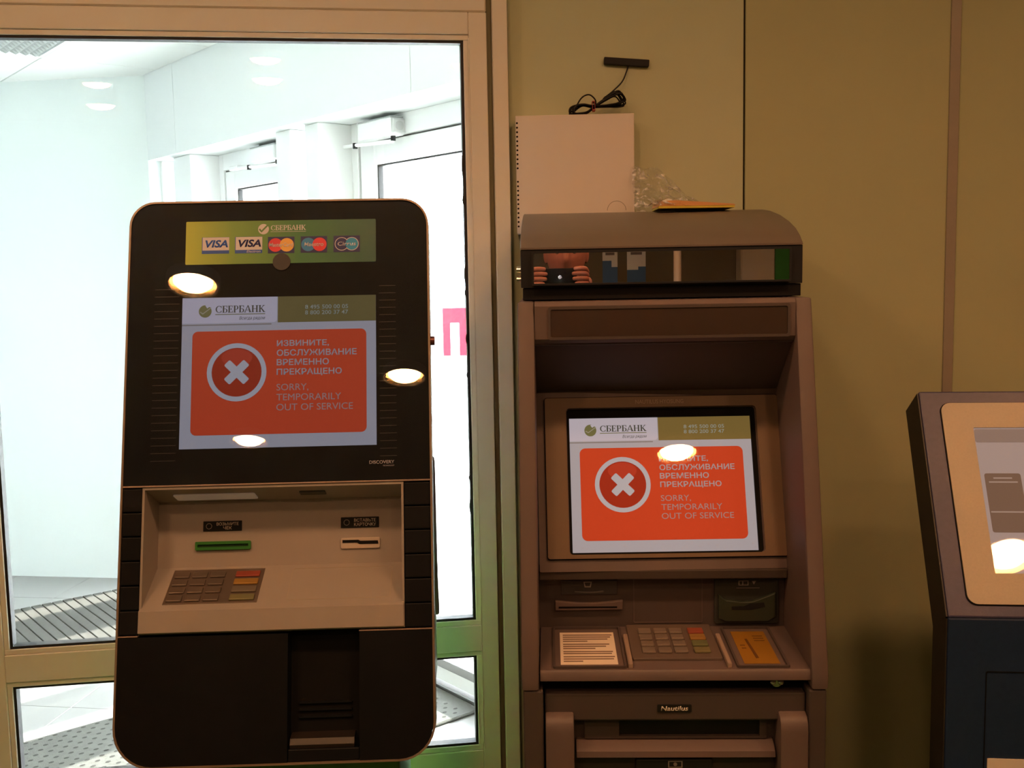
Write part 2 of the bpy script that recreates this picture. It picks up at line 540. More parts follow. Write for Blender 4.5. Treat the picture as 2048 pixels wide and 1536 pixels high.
# far white wall, left wall, street wall with piers, bulkhead and soffit
dfar = Vector((math.cos(ta), math.sin(ta), 0))
nfar = Vector((-dfar.y, dfar.x, 0))
A0 = Vector((-1.917, 5.097, 0))
pl = A0 - dfar * 2.6
struct(B().prism([(A0.x, A0.y), (pl.x, pl.y), (pl.x + nfar.x * 0.1, pl.y + nfar.y * 0.1), (A0.x + nfar.x * 0.1 + 0.1, A0.y + nfar.y * 0.1)], 'z', 0, 2.75).obj('wall_far', white_wall), 'plain white far wall of the vestibule')
struct(B().box(-4.45, -4.35, 1.9, 5.5, 0, 2.75).obj('wall_far_left', white_wall), 'white end wall of the vestibule')
struct(B().box(-4.4, -2.42, 1.85, 1.95, 0, 2.75).obj('wall_near', white_wall), 'white wall beside the glazed partition')
street = struct(empty('wall_street', (-1.917, 5.097, 0), R(VA)), 'street side of the vestibule with white piers below a bulkhead')
def sp(name, m, *boxes, bev=0.0, parent=None):
    bq = B()
    for q in boxes:
        bq.box(*q, bev=bev, seg=1)
    return bq.obj(name, m, parent or street)
ZB = 2.075
for s0, s1 in ((0.0, 0.3475), (0.3505, 2.2655), (2.2685, 3.62)):
    sp('bulkhead_panel', white_panel, (s0, s1, 0.0, 0.012, ZB, VZ + 0.05), bev=0.0008)
sp('bulkhead_core', seam_grey, (-0.02, 3.62, 0.0125, 0.03, ZB + 0.012, VZ + 0.25))
for s0, s1 in ((-0.1, 2.2655), (2.2685, 3.62)):
    sp('soffit_panel', white_panel, (s0, s1, 0.0125, 0.26, ZB, ZB + 0.01), bev=0.0008)
sp('upper_wall', white_wall, (-0.15, 3.7, 0.26, 0.34, ZB - 0.02, 2.75))
# piers (white posts that divide the doors), heads and side lights
def street_piece(name, label):
    return struct(empty(name, (-1.917, 5.097, 0), R(VA)), label)
for n_, (s0, s1) in enumerate(((0.16, 0.36), (1.215, 1.335), (1.455, 1.56), (2.47, 2.62), (3.52, 3.62), (-0.06, 0.02))):
    bq = B().box(s0, s1, 0.06, 0.30, 0, ZB - 0.0005, bev=0.003, seg=1)
    struct(bq.obj('trim_%d' % (n_ + 1), white_frame, None, vest), 'white pier between the street doors')
for n_, (s0, s1) in enumerate(((0.02, 0.16), (1.335, 1.455), (2.62, 3.52))):
    w_ = street_piece('window_%d' % (n_ + 2), 'narrow white framed side light beside a street door')
    sp('head_rail', white_frame, (s0 + 0.0005, s1 - 0.0005, 0.20, 0.26, ZB - 0.10, ZB - 0.0005), bev=0.002, parent=w_)
    sp('sill_rail', white_frame, (s0 + 0.0005, s1 - 0.0005, 0.20, 0.26, 0, 0.10), bev=0.002, parent=w_)
    sp('glass_pane', glass, (s0 + 0.0005, s1 - 0.0005, 0.228, 0.2285, 0.1, ZB - 0.1), parent=w_)

def street_door(name, s0, s1, label, hinge_left=True):
    d = struct(empty(name, VP(s0, WALLT) + (0,), R(VA)), label)
    w = s1 - s0
    q = lambda n, m, *bx, bev=0.002, parent=None: sp(n, m, *bx, bev=bev, parent=parent or d)
    q('door_frame', white_frame, (0, 0.045, 0.0, 0.07, 0, ZB), (w - 0.045, w, 0.0, 0.07, 0, ZB), (0.045, w - 0.045, 0.0, 0.07, 2.0, ZB))
    q('frame_shadow_gap', mat('door_gap_grey', (0.10, 0.10, 0.10), 0.7), (0.0455, 0.0525, 0.012, 0.05, 0.02, 1.999), (0.0525, w - 0.052, 0.012, 0.05, 1.9945, 1.999), bev=0)
    lf = q('door_leaf', white_frame, (0.053, 0.15, 0.006, 0.06, 0.03, 1.993), (w - 0.145, w - 0.052, 0.006, 0.06, 0.03, 1.993),
           (0.15, w - 0.145, 0.006, 0.06, 1.912, 1.993), (0.15, w - 0.145, 0.006, 0.06, 0.03, 0.115))
    g = 0.006
    a0, a1, c0, c1 = 0.15, w - 0.145, 0.115, 1.912
    q('gasket', rubber, (a0, a1, 0.02, 0.04, c1 - g, c1), (a0, a0 + g, 0.02, 0.04, c0, c1 - g), (a1 - g, a1, 0.02, 0.04, c0, c1 - g), bev=0)
    q('glass_pane', glass, (a0 + g, a1 - g, 0.03, 0.0305, c0, c1 - g), bev=0)
    q('bottom_plate', grey_steel, (0.06, w - 0.06, -0.006, 0.0055, 0.085, 0.118), bev=0.002)
    q('threshold', grey_steel, (0, w, -0.008, 0.08, -0.001, 0.02), bev=0.004)
    return d
street_door('door_1', 0.36, 1.215, 'white glazed street door next to the far wall')
street_door('door_2', 1.56, 2.47, 'white glazed street door nearer to the partition')

def closer(s0, s1, slab, label):
    c = tag(empty('door_closer', VP(s0, WALLT + 0.005) + (1.995,), R(VA)), label, 'door closer', 'door closers')
    w = s1 - s0
    q = lambda n, m, *bx, bev=0.003: sp(n, m, *bx, bev=bev, parent=c)
    q('body', white_frame, (0, w, -0.062, 0, 0.0, 0.062), bev=0.005)
    q('end_cap', mat('cap_grey', (0.62, 0.63, 0.63), 0.4), (w, w + 0.012, -0.055, -0.004, 0.006, 0.056))
    B().cyl((w + 0.013, -0.03, 0.031), 'x', 0.017, 0.004, 20).obj('end_disc', mat('disc_grey', (0.5, 0.5, 0.5), 0.4), c)
    B().cyl((w - 0.03, -0.03, -0.008), 'z', 0.009, 0.018, 16).obj('spindle', rubber, c)
    q('cover_shade', seam_grey, (0.0, w, -0.058, -0.002, 0.0622, 0.066), bev=0)
    B().tube([(w - 0.03, -0.03, -0.018), (w - 0.25, -0.055, -0.012)], 0.007).obj('arm', white_frame, c)
    B().tube([(w - 0.25, -0.055, -0.012), (w - 0.45, -0.02, 0.0)], 0.007).obj('arm', white_frame, c)
    B().cyl((w - 0.25, -0.055, -0.014), 'z', 0.009, 0.02, 12).obj('joint', rubber, c)
    q('shoe', white_frame, (w - 0.50, w - 0.42, -0.035, 0.0, -0.008, 0.012))
    return c
closer(0.80, 1.03, None, 'white overhead door closer on the far street door')
closer(1.70, 1.92, None, 'white overhead door closer on the near street door')

# vestibule ceiling: slab, tiles in a dark grid, one prismatic light
cv = struct(B().prism([(-4.4, 1.9), (-2.42, 1.9), (-0.2, 2.32), (0.7, 2.46), (0.6, 2.6), VP(-0.05, 0.05), (-1.93, 5.2), (-4.4, 5.45)], 'z', VZ + 0.02, VZ + 0.06).obj('ceiling', mat('grid_grey', (0.55, 0.56, 0.56), 0.7)), 'white tiled ceiling of the vestibule')
ts = None
G_ = 0.60
for i in range(-7, 7):
    for j in range(-6, 1):
        s0 = 0.17 + i * G_
        t0 = -0.505 + j * G_
        cs, ct = s0 + G_ / 2, t0 + G_ / 2
        if i == 0 and j == -1:
            continue  # the light sits here
        half = 0.2965
        tw = half if j < 0 else 0.2505
        if j == 0:
            ct = t0 + 0.2525
        p = vest @ Vector((cs, ct, 0))
        if p.x < -4.6 or p.y > 5.5 - (p.x + 1.917) * 0.1 + 0.2 or p.y < 1.95 or cs > 3.6:
            continue
        if ts is None and j < 0:
            ts = B().box(-half, half, -half, half, 0, 0.015, bev=0.002, seg=1).obj('ceiling_tile', ceil_tile, cv)
            ts.location = (p.x, p.y, VZ)
            ts.rotation_euler = (0, 0, R(VA))
        elif j < 0:
            share(ts, 'ceiling_tile', cv, (p.x, p.y, VZ), (0, 0, R(VA)))
        else:
            o = B().box(-half, half, -tw, tw, 0, 0.015, bev=0.002, seg=1).obj('ceiling_tile', ceil_tile, cv)
            o.location = (p.x, p.y, VZ)
            o.rotation_euler = (0, 0, R(VA))
lp = vest @ Vector((0.17 + 0.3, -0.505 - 0.3, 0))
pl_ = tag(empty('ceiling_light', (lp.x, lp.y, VZ), R(VA)), 'square prismatic ceiling light above the vestibule', 'light')
B().ring([(-0.296, -0.296), (0.296, -0.296), (0.296, 0.296), (-0.296, 0.296)], [(-0.28, -0.28), (0.28, -0.28), (0.28, 0.28), (-0.28, 0.28)], 'z', -0.003, 0.015).obj('frame', white_frame, pl_)
bb = B()
prm = mat('prismatic_diffuser', (0.36, 0.38, 0.38), 0.12, var=0.25, scale=25)
for i in range(14):
    for j in range(14):
        x, y = -0.28 + i * 0.04, -0.28 + j * 0.04
        a, c, d, e = [bb.bm.verts.new(q) for q in ((x, y, 0.006), (x + 0.04, y, 0.006), (x + 0.04, y + 0.04, 0.006), (x, y + 0.04, 0.006))]
        t = bb.bm.verts.new((x + 0.02, y + 0.02, -0.009))
        for f in ((a, t, c), (c, t, d), (d, t, e), (e, t, a)):
            bb.bm.faces.new(f)
bb.obj('diffuser', prm, pl_)

# entrance mats
m1 = tag(empty('entrance_mat', VP(0.03, -1.5) + (0,), R(VA)), 'grey entrance mat of long strips along the far end of the vestibule', 'mat')
B().box(0, 0.93, 0, 1.52, 0.0, 0.006).obj('backing', mat_dark, m1)
ss = None
for k in range(33):
    t = 0.002 + k * 0.046
    if ss is None:
        ss = B().box(0.004, 0.926, 0.0, 0.0425, 0.0061, 0.016, bev=0.002, seg=1).obj('mat_strip', mat_strip, m1)
        ss.location = (0, t, 0)
    else:
        share(ss, 'mat_strip', m1, (0, t, 0))
m2 = tag(empty('entrance_mat', VP(1.53, -1.7) + (0,), R(VA)), 'grey perforated rubber mat nearest the partition', 'mat')
B().box(0, 0.79, 0, 1.885, 0.0, 0.012, bev=0.004, seg=1).obj('mat_body', mat_rubber, m2)
bb = B()
nt_ = 0
for i in range(27):
    for j in range(42):
        x = 0.02 + i * 0.0285
        y = 0.02 + j * 0.0455 + (0.0228 if i % 2 else 0)
        if y > 1.82:
            continue
        vsx = [bb.bm.verts.new((x + 0.0065 * math.cos(k * math.pi / 3), y + 0.009 * math.sin(k * math.pi / 3), 0.0128)) for k in range(6)]
        bb.bm.faces.new(vsx)
o = bb.obj('mat_holes', mat_dark, m2)
o['kind'] = 'stuff'

# outside: pale pavement and a red-lettered board across the street
struct(B().box(-12, 30, 2.5, 45, -0.30, -0.08).obj('ground', mat('pavement', (0.62, 0.62, 0.60), 0.8, var=0.05)), 'pale sunlit pavement outside')
sg = tag(empty('street_sign', (-1.15, 14.0, 0), 0), 'white board with big red letters standing outside across the street', 'sign')
B().box(-1.2, 1.0, 0, 0.05, 0.3, 1.15, bev=0.01).obj('board', white_frame, sg)
sred = mat('sign_red', (0.34, 0.006, 0.016), 0.6, spec=0.1)
for x in (-0.25, 0.12, 0.5):
    B().prism([(x, 0.42), (x + 0.1, 0.42), (x + 0.1, 0.86), (x + 0.22, 0.86), (x + 0.22, 0.42), (x + 0.32, 0.42), (x + 0.32, 1.06), (x, 1.06)], 'y', -0.01, 0.0).obj('letter', sred, sg)
B().box(-1.0, -0.94, 0.0, 0.05, -0.08, 0.3).obj('post', white_frame, sg)
B().box(0.74, 0.8, 0.0, 0.05, -0.08, 0.3).obj('post', white_frame, sg)

# ------------------------------------------------------------------ downlights
gold = mat('downlight_reflector', (0.85, 0.66, 0.36), 0.22, metal=1.0)
rim = mat('downlight_rim', (0.75, 0.70, 0.60), 0.35, metal=0.4)
bulbm = mat('downlight_bulb', (0.9, 0.9, 0.9), 0.5, emit=LAMP_COLOR, estr=LAMP_POWER)
LAMPS = [(-1.08, -0.02, 'above the left machine'), (-0.27, -0.83, 'just behind the photographer'), (-1.08, -1.63, 'behind the photographer near the left wall'),
         (0.72, -0.72, 'behind the photographer to the right'), (1.40, 0.06, 'in front of the blue kiosk'),
         (-1.08, 0.82, 'added nearest the glazed partition'), (-0.26, 0.82, 'added between the two cash machines'), (0.56, 0.82, 'added in front of the grey cash machine'),  # front row of four, added out of view to light the walls
         (1.38, 0.84, 'added right before the blue kiosk')]
first = None
for x, y, where in LAMPS:
    r = tag(empty('downlight', (x, y, CEIL), 0), 'round recessed downlight ' + where, 'light', 'recessed ceiling downlights')
    if first is None:
        bq = B().lathe([(0.090, 0.001), (0.097, -0.002), (0.104, 0.0), (0.104, 0.004), (0.090, 0.004), (0.090, 0.001)])
        bq.ring(circle(0, 0, 0.101, 32), circle(0, 0, 0.0915, 32), 'z', 0.002, 0.040)
        ro = bq.obj('rim', rim, r, smooth=True)
        re_ = B().lathe([(0.0905, 0.0), (0.080, 0.022), (0.062, 0.036), (0.0, 0.038)]).obj('reflector', gold, r, smooth=True)
        bu = B().lathe([(0.0, -0.014), (0.035, -0.011), (0.060, -0.003), (0.074, 0.010), (0.076, 0.020)]).obj('bulb', bulbm, r, smooth=True)
        first = (ro, re_, bu)
    else:
        for o in first:
            share(o, o.name.split('.')[0], r)

# ------------------------------------------------------------------ the "out of service" picture shown on both cash machines
def service_screen(parent, x0, x1, z0, z1, y, M, k, tint, header, red, pfx):
    W_, H_ = x1 - x0, z1 - z0
    X = lambda u: x0 + u * W_
    Z = lambda v: z1 - v * H_
    def g(n, c, s=1.0):
        return glow(pfx + n, tuple(a * t for a, t in zip(c, tint)), k * s)
    white = g('screen_white', (0.62, 0.64, 0.68))
    tab = g('screen_tab', (0.80, 0.80, 0.90))
    olive = glow(pfx + 'screen_olive', header, k)
    orange = glow(pfx + 'screen_orange', red, k)
    dark = glow(pfx + 'screen_dark', (red[0] * 0.62, red[1] * 0.45, red[2] * 0.5), k)
    gloss = glow(pfx + 'screen_gloss', (red[0] * 0.80, red[1] * 0.75, red[2] * 1.1), k)
    pale = g('screen_pale', (0.70, 0.74, 0.78))
    letter = g('screen_letter', (0.66, 0.60, 0.60), 0.9)
    thin = g('screen_thin_letter', (0.62, 0.46, 0.44), 0.85)
    ink = g('screen_ink', (0.10, 0.11, 0.08))
    logo = g('screen_logo', (0.26, 0.27, 0.10))
    num = g('screen_number', (0.45, 0.50, 0.40))
    scr = B().box(x0, x1, y, y + 0.004, z0, z1).obj('screen', white, parent, M)
    scr['label'] = 'lit screen with an orange out of service notice'
    e = 0.0004
    B().box(X(0.492), x1, y - e, y - 0.00005, Z(0.175), z1).obj('header_bar', olive, scr, M)
    B().prism(rrect(x0, X(0.488), Z(0.172), z1, (0.0001, 0.006, 0.0001, 0.0001)), 'y', y - e, y - 0.00005).obj('header_tab', tab, scr, M)
    B().box(x0, X(0.46), y - e, y - 0.00005, Z(0.188), Z(0.180)).obj('tab_shadow', g('screen_shadow', (0.36, 0.34, 0.30)), scr, M)
    B().prism(rrect(X(0.055), X(0.95), Z(0.914), Z(0.227), 0.010), 'y', y - e, y - 0.00005).obj('notice_panel', orange, scr, M)
    cx, cz, rr = X(0.285), Z(0.503), 0.152 * W_
    B().prism(circle(cx, cz, rr * 0.86), 'y', y - 2 * e, y - e).obj('notice_disc', dark, scr, M)
    B().prism(circle(cx, cz + rr * 0.50, rr * 0.52, 30, rr * 0.30), 'y', y - 2.5 * e, y - 2 * e).obj('disc_gloss', gloss, scr, M)
    B().ring(circle(cx, cz, rr), circle(cx, cz, rr * 0.84), 'y', y - 3 * e, y - e).obj('notice_ring', pale, scr, M)
    # diagonal cross with rounded arm ends
    bq = B()
    L, w, q = rr * 0.47, rr * 0.135, rr * 0.05
    for sgn in (1, -1):
        pts = rrect(-L, L, -w, w, q, 4)
        a = R(45 * sgn)
        bq.prism([(cx + px * math.cos(a) - pz * math.sin(a), cz + px * math.sin(a) + pz * math.cos(a)) for px, pz in pts], 'y', y - 4 * e - (0.00005 if sgn > 0 else 0), y - 2 * e)
    bq.obj('notice_cross', pale, scr, M)
    for s_, u1, v0, v1, mm, bd in (('ИЗВИНИТЕ,', 0.757, 0.295, 0.342, letter, 0.018), ('ОБСЛУЖИВАНИЕ', 0.90, 0.358, 0.401, letter, 0.018), ('ВРЕМЕННО', 0.757, 0.421, 0.464, letter, 0.018), ('ПРЕКРАЩЕНО', 0.823, 0.485, 0.535, letter, 0.018),
                                   ('SORRY,', 0.652, 0.586, 0.637, thin, 0.0), ('TEMPORARILY', 0.82, 0.652, 0.696, thin, 0.0), ('OUT OF SERVICE', 0.88, 0.718, 0.762, thin, 0.0)):
        text(s_, X(0.489), X(u1), Z(v1), Z(v0), y - e, mm, scr, M, bold=bd)
    B().prism(circle(X(0.118), Z(0.092), 0.033 * W_, 28), 'y', y - 2 * e, y - e).obj('logo_disc', logo, scr, M)
    B().prism([(X(0.090), Z(0.098)), (X(0.106), Z(0.113)), (X(0.150), Z(0.070)), (X(0.148), Z(0.064)), (X(0.106), Z(0.105)), (X(0.093), Z(0.093))], 'y', y - 2.6 * e, y - 2 * e).obj('logo_tick', g('screen_tick', (0.50, 0.50, 0.36)), scr, M)
    B().prism([(X(0.118), Z(0.052)), (X(0.139), Z(0.044)), (X(0.142), Z(0.060)), (X(0.128), Z(0.072))], 'y', y - 2.5 * e, y - 2 * e).obj('logo_notch', tab, scr, M)
    serif_word('СБЕРБАНК', X(0.170), X(0.427), Z(0.103), Z(0.056), y - e, ink, scr, M)
    B().box(X(0.170), X(0.427), y - 2 * e, y - e, Z(0.117), Z(0.112)).obj('underline', logo, scr, M)
    text('Всегда рядом', X(0.294), X(0.427), Z(0.158), Z(0.130), y - e, ink, scr, M, shear=0.25)
    text('8 495 500 00 05', X(0.633), X(0.856), Z(0.088), Z(0.060), y - e, num, scr, M, bold=0.012)
    text('8 800 200 37 47', X(0.633), X(0.856), Z(0.126), Z(0.098), y - e, num, scr, M, bold=0.012)
    return scr

# ------------------------------------------------------------------ black and cream cash machine (left); face tilted back 15.5 degrees
a1 = tag(empty('cash_machine', (-0.4735, 1.80, 0), R(4)), 'tall black and cream cash machine with rounded corners before the glass partition', 'cash machine')
F1 = Matrix.Translation((0, 0, 1.1402)) @ Matrix.Rotation(R(-15.5), 4, 'X')
trim = mat('gold_beige_trim', (0.25, 0.19, 0.135), 0.4, metal=0.3, var=0.05)
gloss_black = mat('gloss_black_panel', (0.007, 0.008, 0.010), 0.4, var=0.2, spec=0.08)
lower_black = mat('satin_black_panel', (0.0075, 0.0085, 0.010), 0.45, var=0.2, spec=0.12)
cream = mat('cream_plastic', (0.33, 0.295, 0.265), 0.55, var=0.03, bump=0.05, bscale=900)
front_glass = thin_glass('machine_front_glass', (1, 1, 1), 1.40, rough=0.0)
XL, XR = -0.2765, 0.2665
out = rrect(XL, XR, -0.4725, 0.5210, (0.068, 0.062, 0.050, 0.046), 8)
inn = rrect(XL + 0.0035, XR - 0.0035, -0.4690, 0.5175, (0.0645, 0.0585, 0.0465, 0.0425), 8)
B().ring(out, inn, 'y', 0.0, 0.045).obj('edge_trim', trim, a1, F1, smooth=True)
# upper glass-fronted panel
up = rrect(XL + 0.0036, XR - 0.0036, 0.0030, 0.5174, (0.0005, 0.0005, 0.0465, 0.0425), 8)
upper = B().prism(up, 'y', 0.0032, 0.045).obj('upper_panel', gloss_black, a1, F1)
fg = rrect(XL + 0.0045, XR - 0.0045, 0.0036, 0.5166, (0.0005, 0.0005, 0.0455, 0.0415), 8)
B().prism(fg, 'y', 0.0002, 0.0004).obj('front_glass', front_glass, a1, F1)
bq = B()
for k in range(24):
    z = 0.045 + k * 0.0135
    for xa, xb in ((-0.228, -0.184), (0.175, 0.205)):
        bq.box(xa, xb, 0.0028, 0.0032, z, z + 0.0012)
lo_ = bq.obj('louvre_lines', mat('louvre_black', (0.028, 0.024, 0.022), 0.5), upper, F1)
lo_['kind'] = 'stuff'
service_screen(a1, -0.178, 0.1692, 0.0655, 0.3392, 0.0026, F1, 0.30, (0.72, 0.80, 1.0), (0.16, 0.155, 0.065), (0.62, 0.075, 0.032), 'left_')
# card banner
ban = B().prism(rrect(-0.1748, 0.1700, 0.4016, 0.4828, 0.002), 'y', 0.0024, 0.0031).obj('card_banner', ramp_x('banner_green', -0.175, 0.170, [(0.0, (0.42, 0.46, 0.03)), (0.25, (0.17, 0.30, 0.035)), (0.6, (0.035, 0.17, 0.045)), (1.0, (0.012, 0.085, 0.050))], emit=0.10), a1, F1)
ban['label'] = 'green banner with payment card marks'
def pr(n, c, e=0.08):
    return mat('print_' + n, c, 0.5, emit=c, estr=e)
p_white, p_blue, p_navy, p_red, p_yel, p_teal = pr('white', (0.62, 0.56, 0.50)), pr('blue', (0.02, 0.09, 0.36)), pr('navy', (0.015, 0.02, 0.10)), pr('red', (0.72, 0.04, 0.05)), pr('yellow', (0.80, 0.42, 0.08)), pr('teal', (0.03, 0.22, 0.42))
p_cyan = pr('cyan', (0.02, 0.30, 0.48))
B().prism(circle(-0.0345, 0.4665, 0.0098, 28), 'y', 0.0019, 0.0024).obj('logo_disc', p_white, ban, F1)
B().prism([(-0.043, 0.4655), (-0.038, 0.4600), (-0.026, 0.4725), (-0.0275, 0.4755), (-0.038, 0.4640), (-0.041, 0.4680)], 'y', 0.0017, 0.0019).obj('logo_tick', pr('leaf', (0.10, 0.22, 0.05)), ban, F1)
serif_word('СБЕРБАНК', -0.0215, 0.0425, 0.4640, 0.4735, 0.0023, p_white, ban, F1)
B().box(-0.0215, 0.0425, 0.0020, 0.0023, 0.4610, 0.4617).obj('underline', p_white, ban, F1)
def card(x, z=0.4215, w=0.0480, h=0.0310):
    return x, x + w, z, z + h
for x, electron in ((-0.1443, False), (-0.0845, True)):
    x0, x1, z0, z1 = card(x)
    c = B().box(x0 - 0.0012, x1, 0.0020, 0.0024, z0, z1).obj('card_mark', p_blue, ban, F1)
    B().box(x0, x1, 0.0018, 0.0020, z0 + 0.0062, z1 - 0.0004).obj('card_field', p_white, c, F1)
    text('VISA', x0 + 0.005, x1 - 0.002, z0 + 0.0115, z1 - 0.0055, 0.0018, p_navy if electron else p_blue, c, F1, bold=0.03, shear=0.22)
    if electron:
        text('Electron', x0 + 0.020, x1 - 0.003, z0 + 0.0012, z0 + 0.0052, 0.0019, p_white, c, F1, shear=0.2)
for x, ca, cb, word in ((-0.0262, p_red, p_yel, 'MasterCard'), (0.0333, p_teal, p_red, 'Maestro'), (0.0930, p_navy, p_cyan, 'Cirrus')):
    x0, x1, z0, z1 = card(x, 0.4205)
    c = B().box(x0, x1, 0.0020, 0.0024, z0, z1).obj('card_mark', p_navy, ban, F1)
    zc = (z0 + z1) / 2
    xm = (x0 + x1) / 2
    rr = 0.0128
    if word == 'Cirrus':
        for dx, yy in ((-0.0092, 0.00185), (0.0092, 0.0018)):
            B().prism(circle(xm + dx, zc, 0.0126, 28), 'y', yy, 0.0020).obj('circle_edge', p_white, c, F1)
            B().prism(circle(xm + dx, zc, 0.0114, 28), 'y', yy - 0.0002, yy).obj('circle', ca if dx < 0 else cb, c, F1)
    else:
        B().prism(circle(xm - 0.0102, zc, rr, 28), 'y', 0.00185, 0.0020).obj('circle', ca, c, F1)
        B().prism(circle(xm + 0.0102, zc, rr, 28), 'y', 0.0018, 0.0020).obj('circle', cb, c, F1)
    ww = {'MasterCard': 0.0215, 'Maestro': 0.0175, 'Cirrus': 0.0165}[word]
    text(word, xm - ww, xm + ww, zc - 0.0036, zc + 0.0040, 0.0014, p_white, c, F1, bold=0.012, shear=0.12)
B().cyl((-0.001, 0.0014, 0.4040), 'y', 0.0160, 0.0012, 32).obj('camera_window', mat('camera_brown', (0.016, 0.012, 0.012), 0.35), a1, F1)
text('DISCOVERY', 0.1560, 0.2000, 0.0318, 0.0376, 0.0030, mat('dull_silver', (0.40, 0.34, 0.30), 0.4, emit=(0.4, 0.34, 0.3), estr=0.12), a1, F1, bold=0.01)
text('TECHNOLOGY', 0.1800, 0.2000, 0.0272, 0.0294, 0.0030, MATS['dull_silver'], a1, F1)
# middle: side columns in segments, cream niche
for x0, x1 in ((XL + 0.0036, -0.2392), (0.2160, XR - 0.0036)):
    B().box(x0, x1, 0.012, 0.045, -0.2530, -0.0010).obj('column_core', black_matt, a1, F1)
    for k in range(6):
        z1 = -0.0025 - k * 0.0418
        B().box(x0 + 0.0004, x1 - 0.0004, 0.001, 0.0119, z1 - 0.0402, z1, bev=0.0018).obj('column_segment', lower_black, a1, F1)
seamm = mat('pale_seam', (0.36, 0.27, 0.23), 0.4, metal=0.2)
B().box(XL + 0.0036, XR - 0.0036, -0.0008, 0.03, -0.0002, 0.0026, bev=0.0005, seg=1).obj('seam_strip', seamm, a1, F1)
B().box(XL + 0.0036, -0.2392, -0.0006, 0.03, -0.2556, -0.2534, bev=0.0005, seg=1).obj('seam_strip', seamm, a1, F1)
B().box(0.1372, XR - 0.0036, -0.0006, 0.03, -0.2562, -0.2538, bev=0.0005, seg=1).obj('seam_strip', seamm, a1, F1)
NX0, NX1 = -0.2390, 0.2158
DB = 0.088
B().box(NX0, NX1, DB, DB + 0.006, -0.150, -0.010).obj('niche_back', cream, a1, F1)
B().prism([(0.002, -0.0006), (0.002, -0.0050), (DB, -0.0215), (DB, -0.0006)], 'x', NX0, NX1).obj('niche_ceiling', cream, a1, F1)
for x0, x1 in ((NX0 + 0.0001, NX0 + 0.004), (NX1 - 0.004, NX1 - 0.0001)):
    B().box(x0, x1, 0.002, DB, -0.2515, -0.0052).obj('niche_cheek', cream, a1, F1)
# ceiling lamp and vent of the niche (on the sloping underside)
sl = math.atan2(0.0165, DB - 0.002)
NC = F1 @ Matrix.Translation((0, 0.002, -0.0050)) @ Matrix.Rotation(-sl, 4, 'X')
B().prism(rrect(-0.196, -0.052, 0.034, 0.070, 0.004), 'z', -0.0022, 0.0005).obj('niche_lamp', mat('niche_lamp_lens', (0.85, 0.80, 0.72), 0.35, emit=(1, 0.8, 0.66), estr=0.04), a1, NC)
B().box(0.028, 0.074, 0.030, 0.050, -0.003, 0.0005, bev=0.001).obj('niche_vent', mat('vent_dark', (0.05, 0.06, 0.05), 0.5), a1, NC)
# desk with lip
desk = B().prism([(DB, -0.1405), (0.004, -0.2065), (0.000, -0.2095), (-0.004, -0.2130), (-0.005, -0.2490), (0.0, -0.2515), (DB, -0.2515)], 'x', -0.2386, 0.2150, bev=0.0012).obj('desk', cream, a1, F1)
dang = math.atan2(0.066, DB - 0.004)
DK = F1 @ Matrix.Translation((0, 0.004, -0.2065)) @ Matrix.Rotation(dang, 4, 'X')   # local y runs up the slope
dlen = math.hypot(0.066, DB - 0.004)
kpm = mat('keypad_steel', (0.15, 0.115, 0.09), 0.4, metal=0.35, var=0.1)
kym = mat('keypad_key', (0.19, 0.15, 0.12), 0.3, metal=0.5, var=0.1)
kp = B().box(-0.202, -0.040, 0.006, dlen - 0.008, -0.001, 0.0012, bev=0.0006).obj('keypad', kpm, a1, DK)
rows, cw = 4, 0.0265
kh = (dlen - 0.022) / 4
for r_ in range(4):
    for c_ in range(3):
        x = -0.197 + c_ * 0.0315
        y = 0.0105 + r_ * kh
        B().box(x, x + cw, y, y + kh * 0.68, 0.0012, 0.0046, bev=0.0012).obj('key', kym, kp, DK)
    cc = [(0.24, 0.23, 0.11), (0.22, 0.185, 0.14), (0.44, 0.25, 0.06), (0.40, 0.09, 0.06)][r_]
    B().box(-0.089, -0.046, 0.0105 + r_ * kh, 0.0105 + r_ * kh + kh * 0.68, 0.0012, 0.0046, bev=0.0012).obj('function_key', mat('function_key_%d' % r_, cc, 0.3, metal=0.4), kp, DK)
B().ring(rrect(0.010, 0.190, 0.010, dlen - 0.010, 0.006), rrect(0.0112, 0.1888, 0.0112, dlen - 0.0112, 0.005), 'z', -0.001, 0.0004).obj('tray_outline', mat('cream_shadow_line', (0.36, 0.31, 0.25), 0.6), a1, DK)
# plates and slots on the niche back
def plate1(x0, x1, z0, z1, l1, l2):
    p = B().box(x0, x1, DB - 0.002, DB, z0, z1, bev=0.0006).obj('instruction_plate', mat('plate_black', (0.012, 0.014, 0.013), 0.5, spec=0.12), a1, F1)
    h = z1 - z0
    B().ring(circle(x0 + 0.0105, (z0 + z1) / 2, 0.0055, 20), circle(x0 + 0.0105, (z0 + z1) / 2, 0.0044, 20), 'y', DB - 0.0025, DB - 0.002).obj('symbol', mat('plate_grey', (0.20, 0.18, 0.16), 0.5), p, F1)
    pw = mat('plate_print', (0.55, 0.50, 0.45), 0.5)
    for s_, k0, k1 in ((l1, 0.54, 0.86), (l2, 0.14, 0.46)):
        wd = min(0.040, 0.0052 * len(s_))
        xm = x0 + 0.044
        text(s_, xm - wd / 2, xm + wd / 2, z0 + h * k0, z0 + h * k1, DB - 0.002, pw, p, F1, bold=0.015)
plate1(-0.1542, -0.0845, -0.0762, -0.0580, 'ВОЗЬМИТЕ', 'ЧЕК')
plate1(0.0952, 0.1645, -0.0765, -0.0572, 'ВСТАВЬТЕ', 'КАРТОЧКУ')
gs = mat('green_slot_plastic', (0.015, 0.14, 0.010), 0.4, emit=(0.03, 0.35, 0.02), estr=0.03)
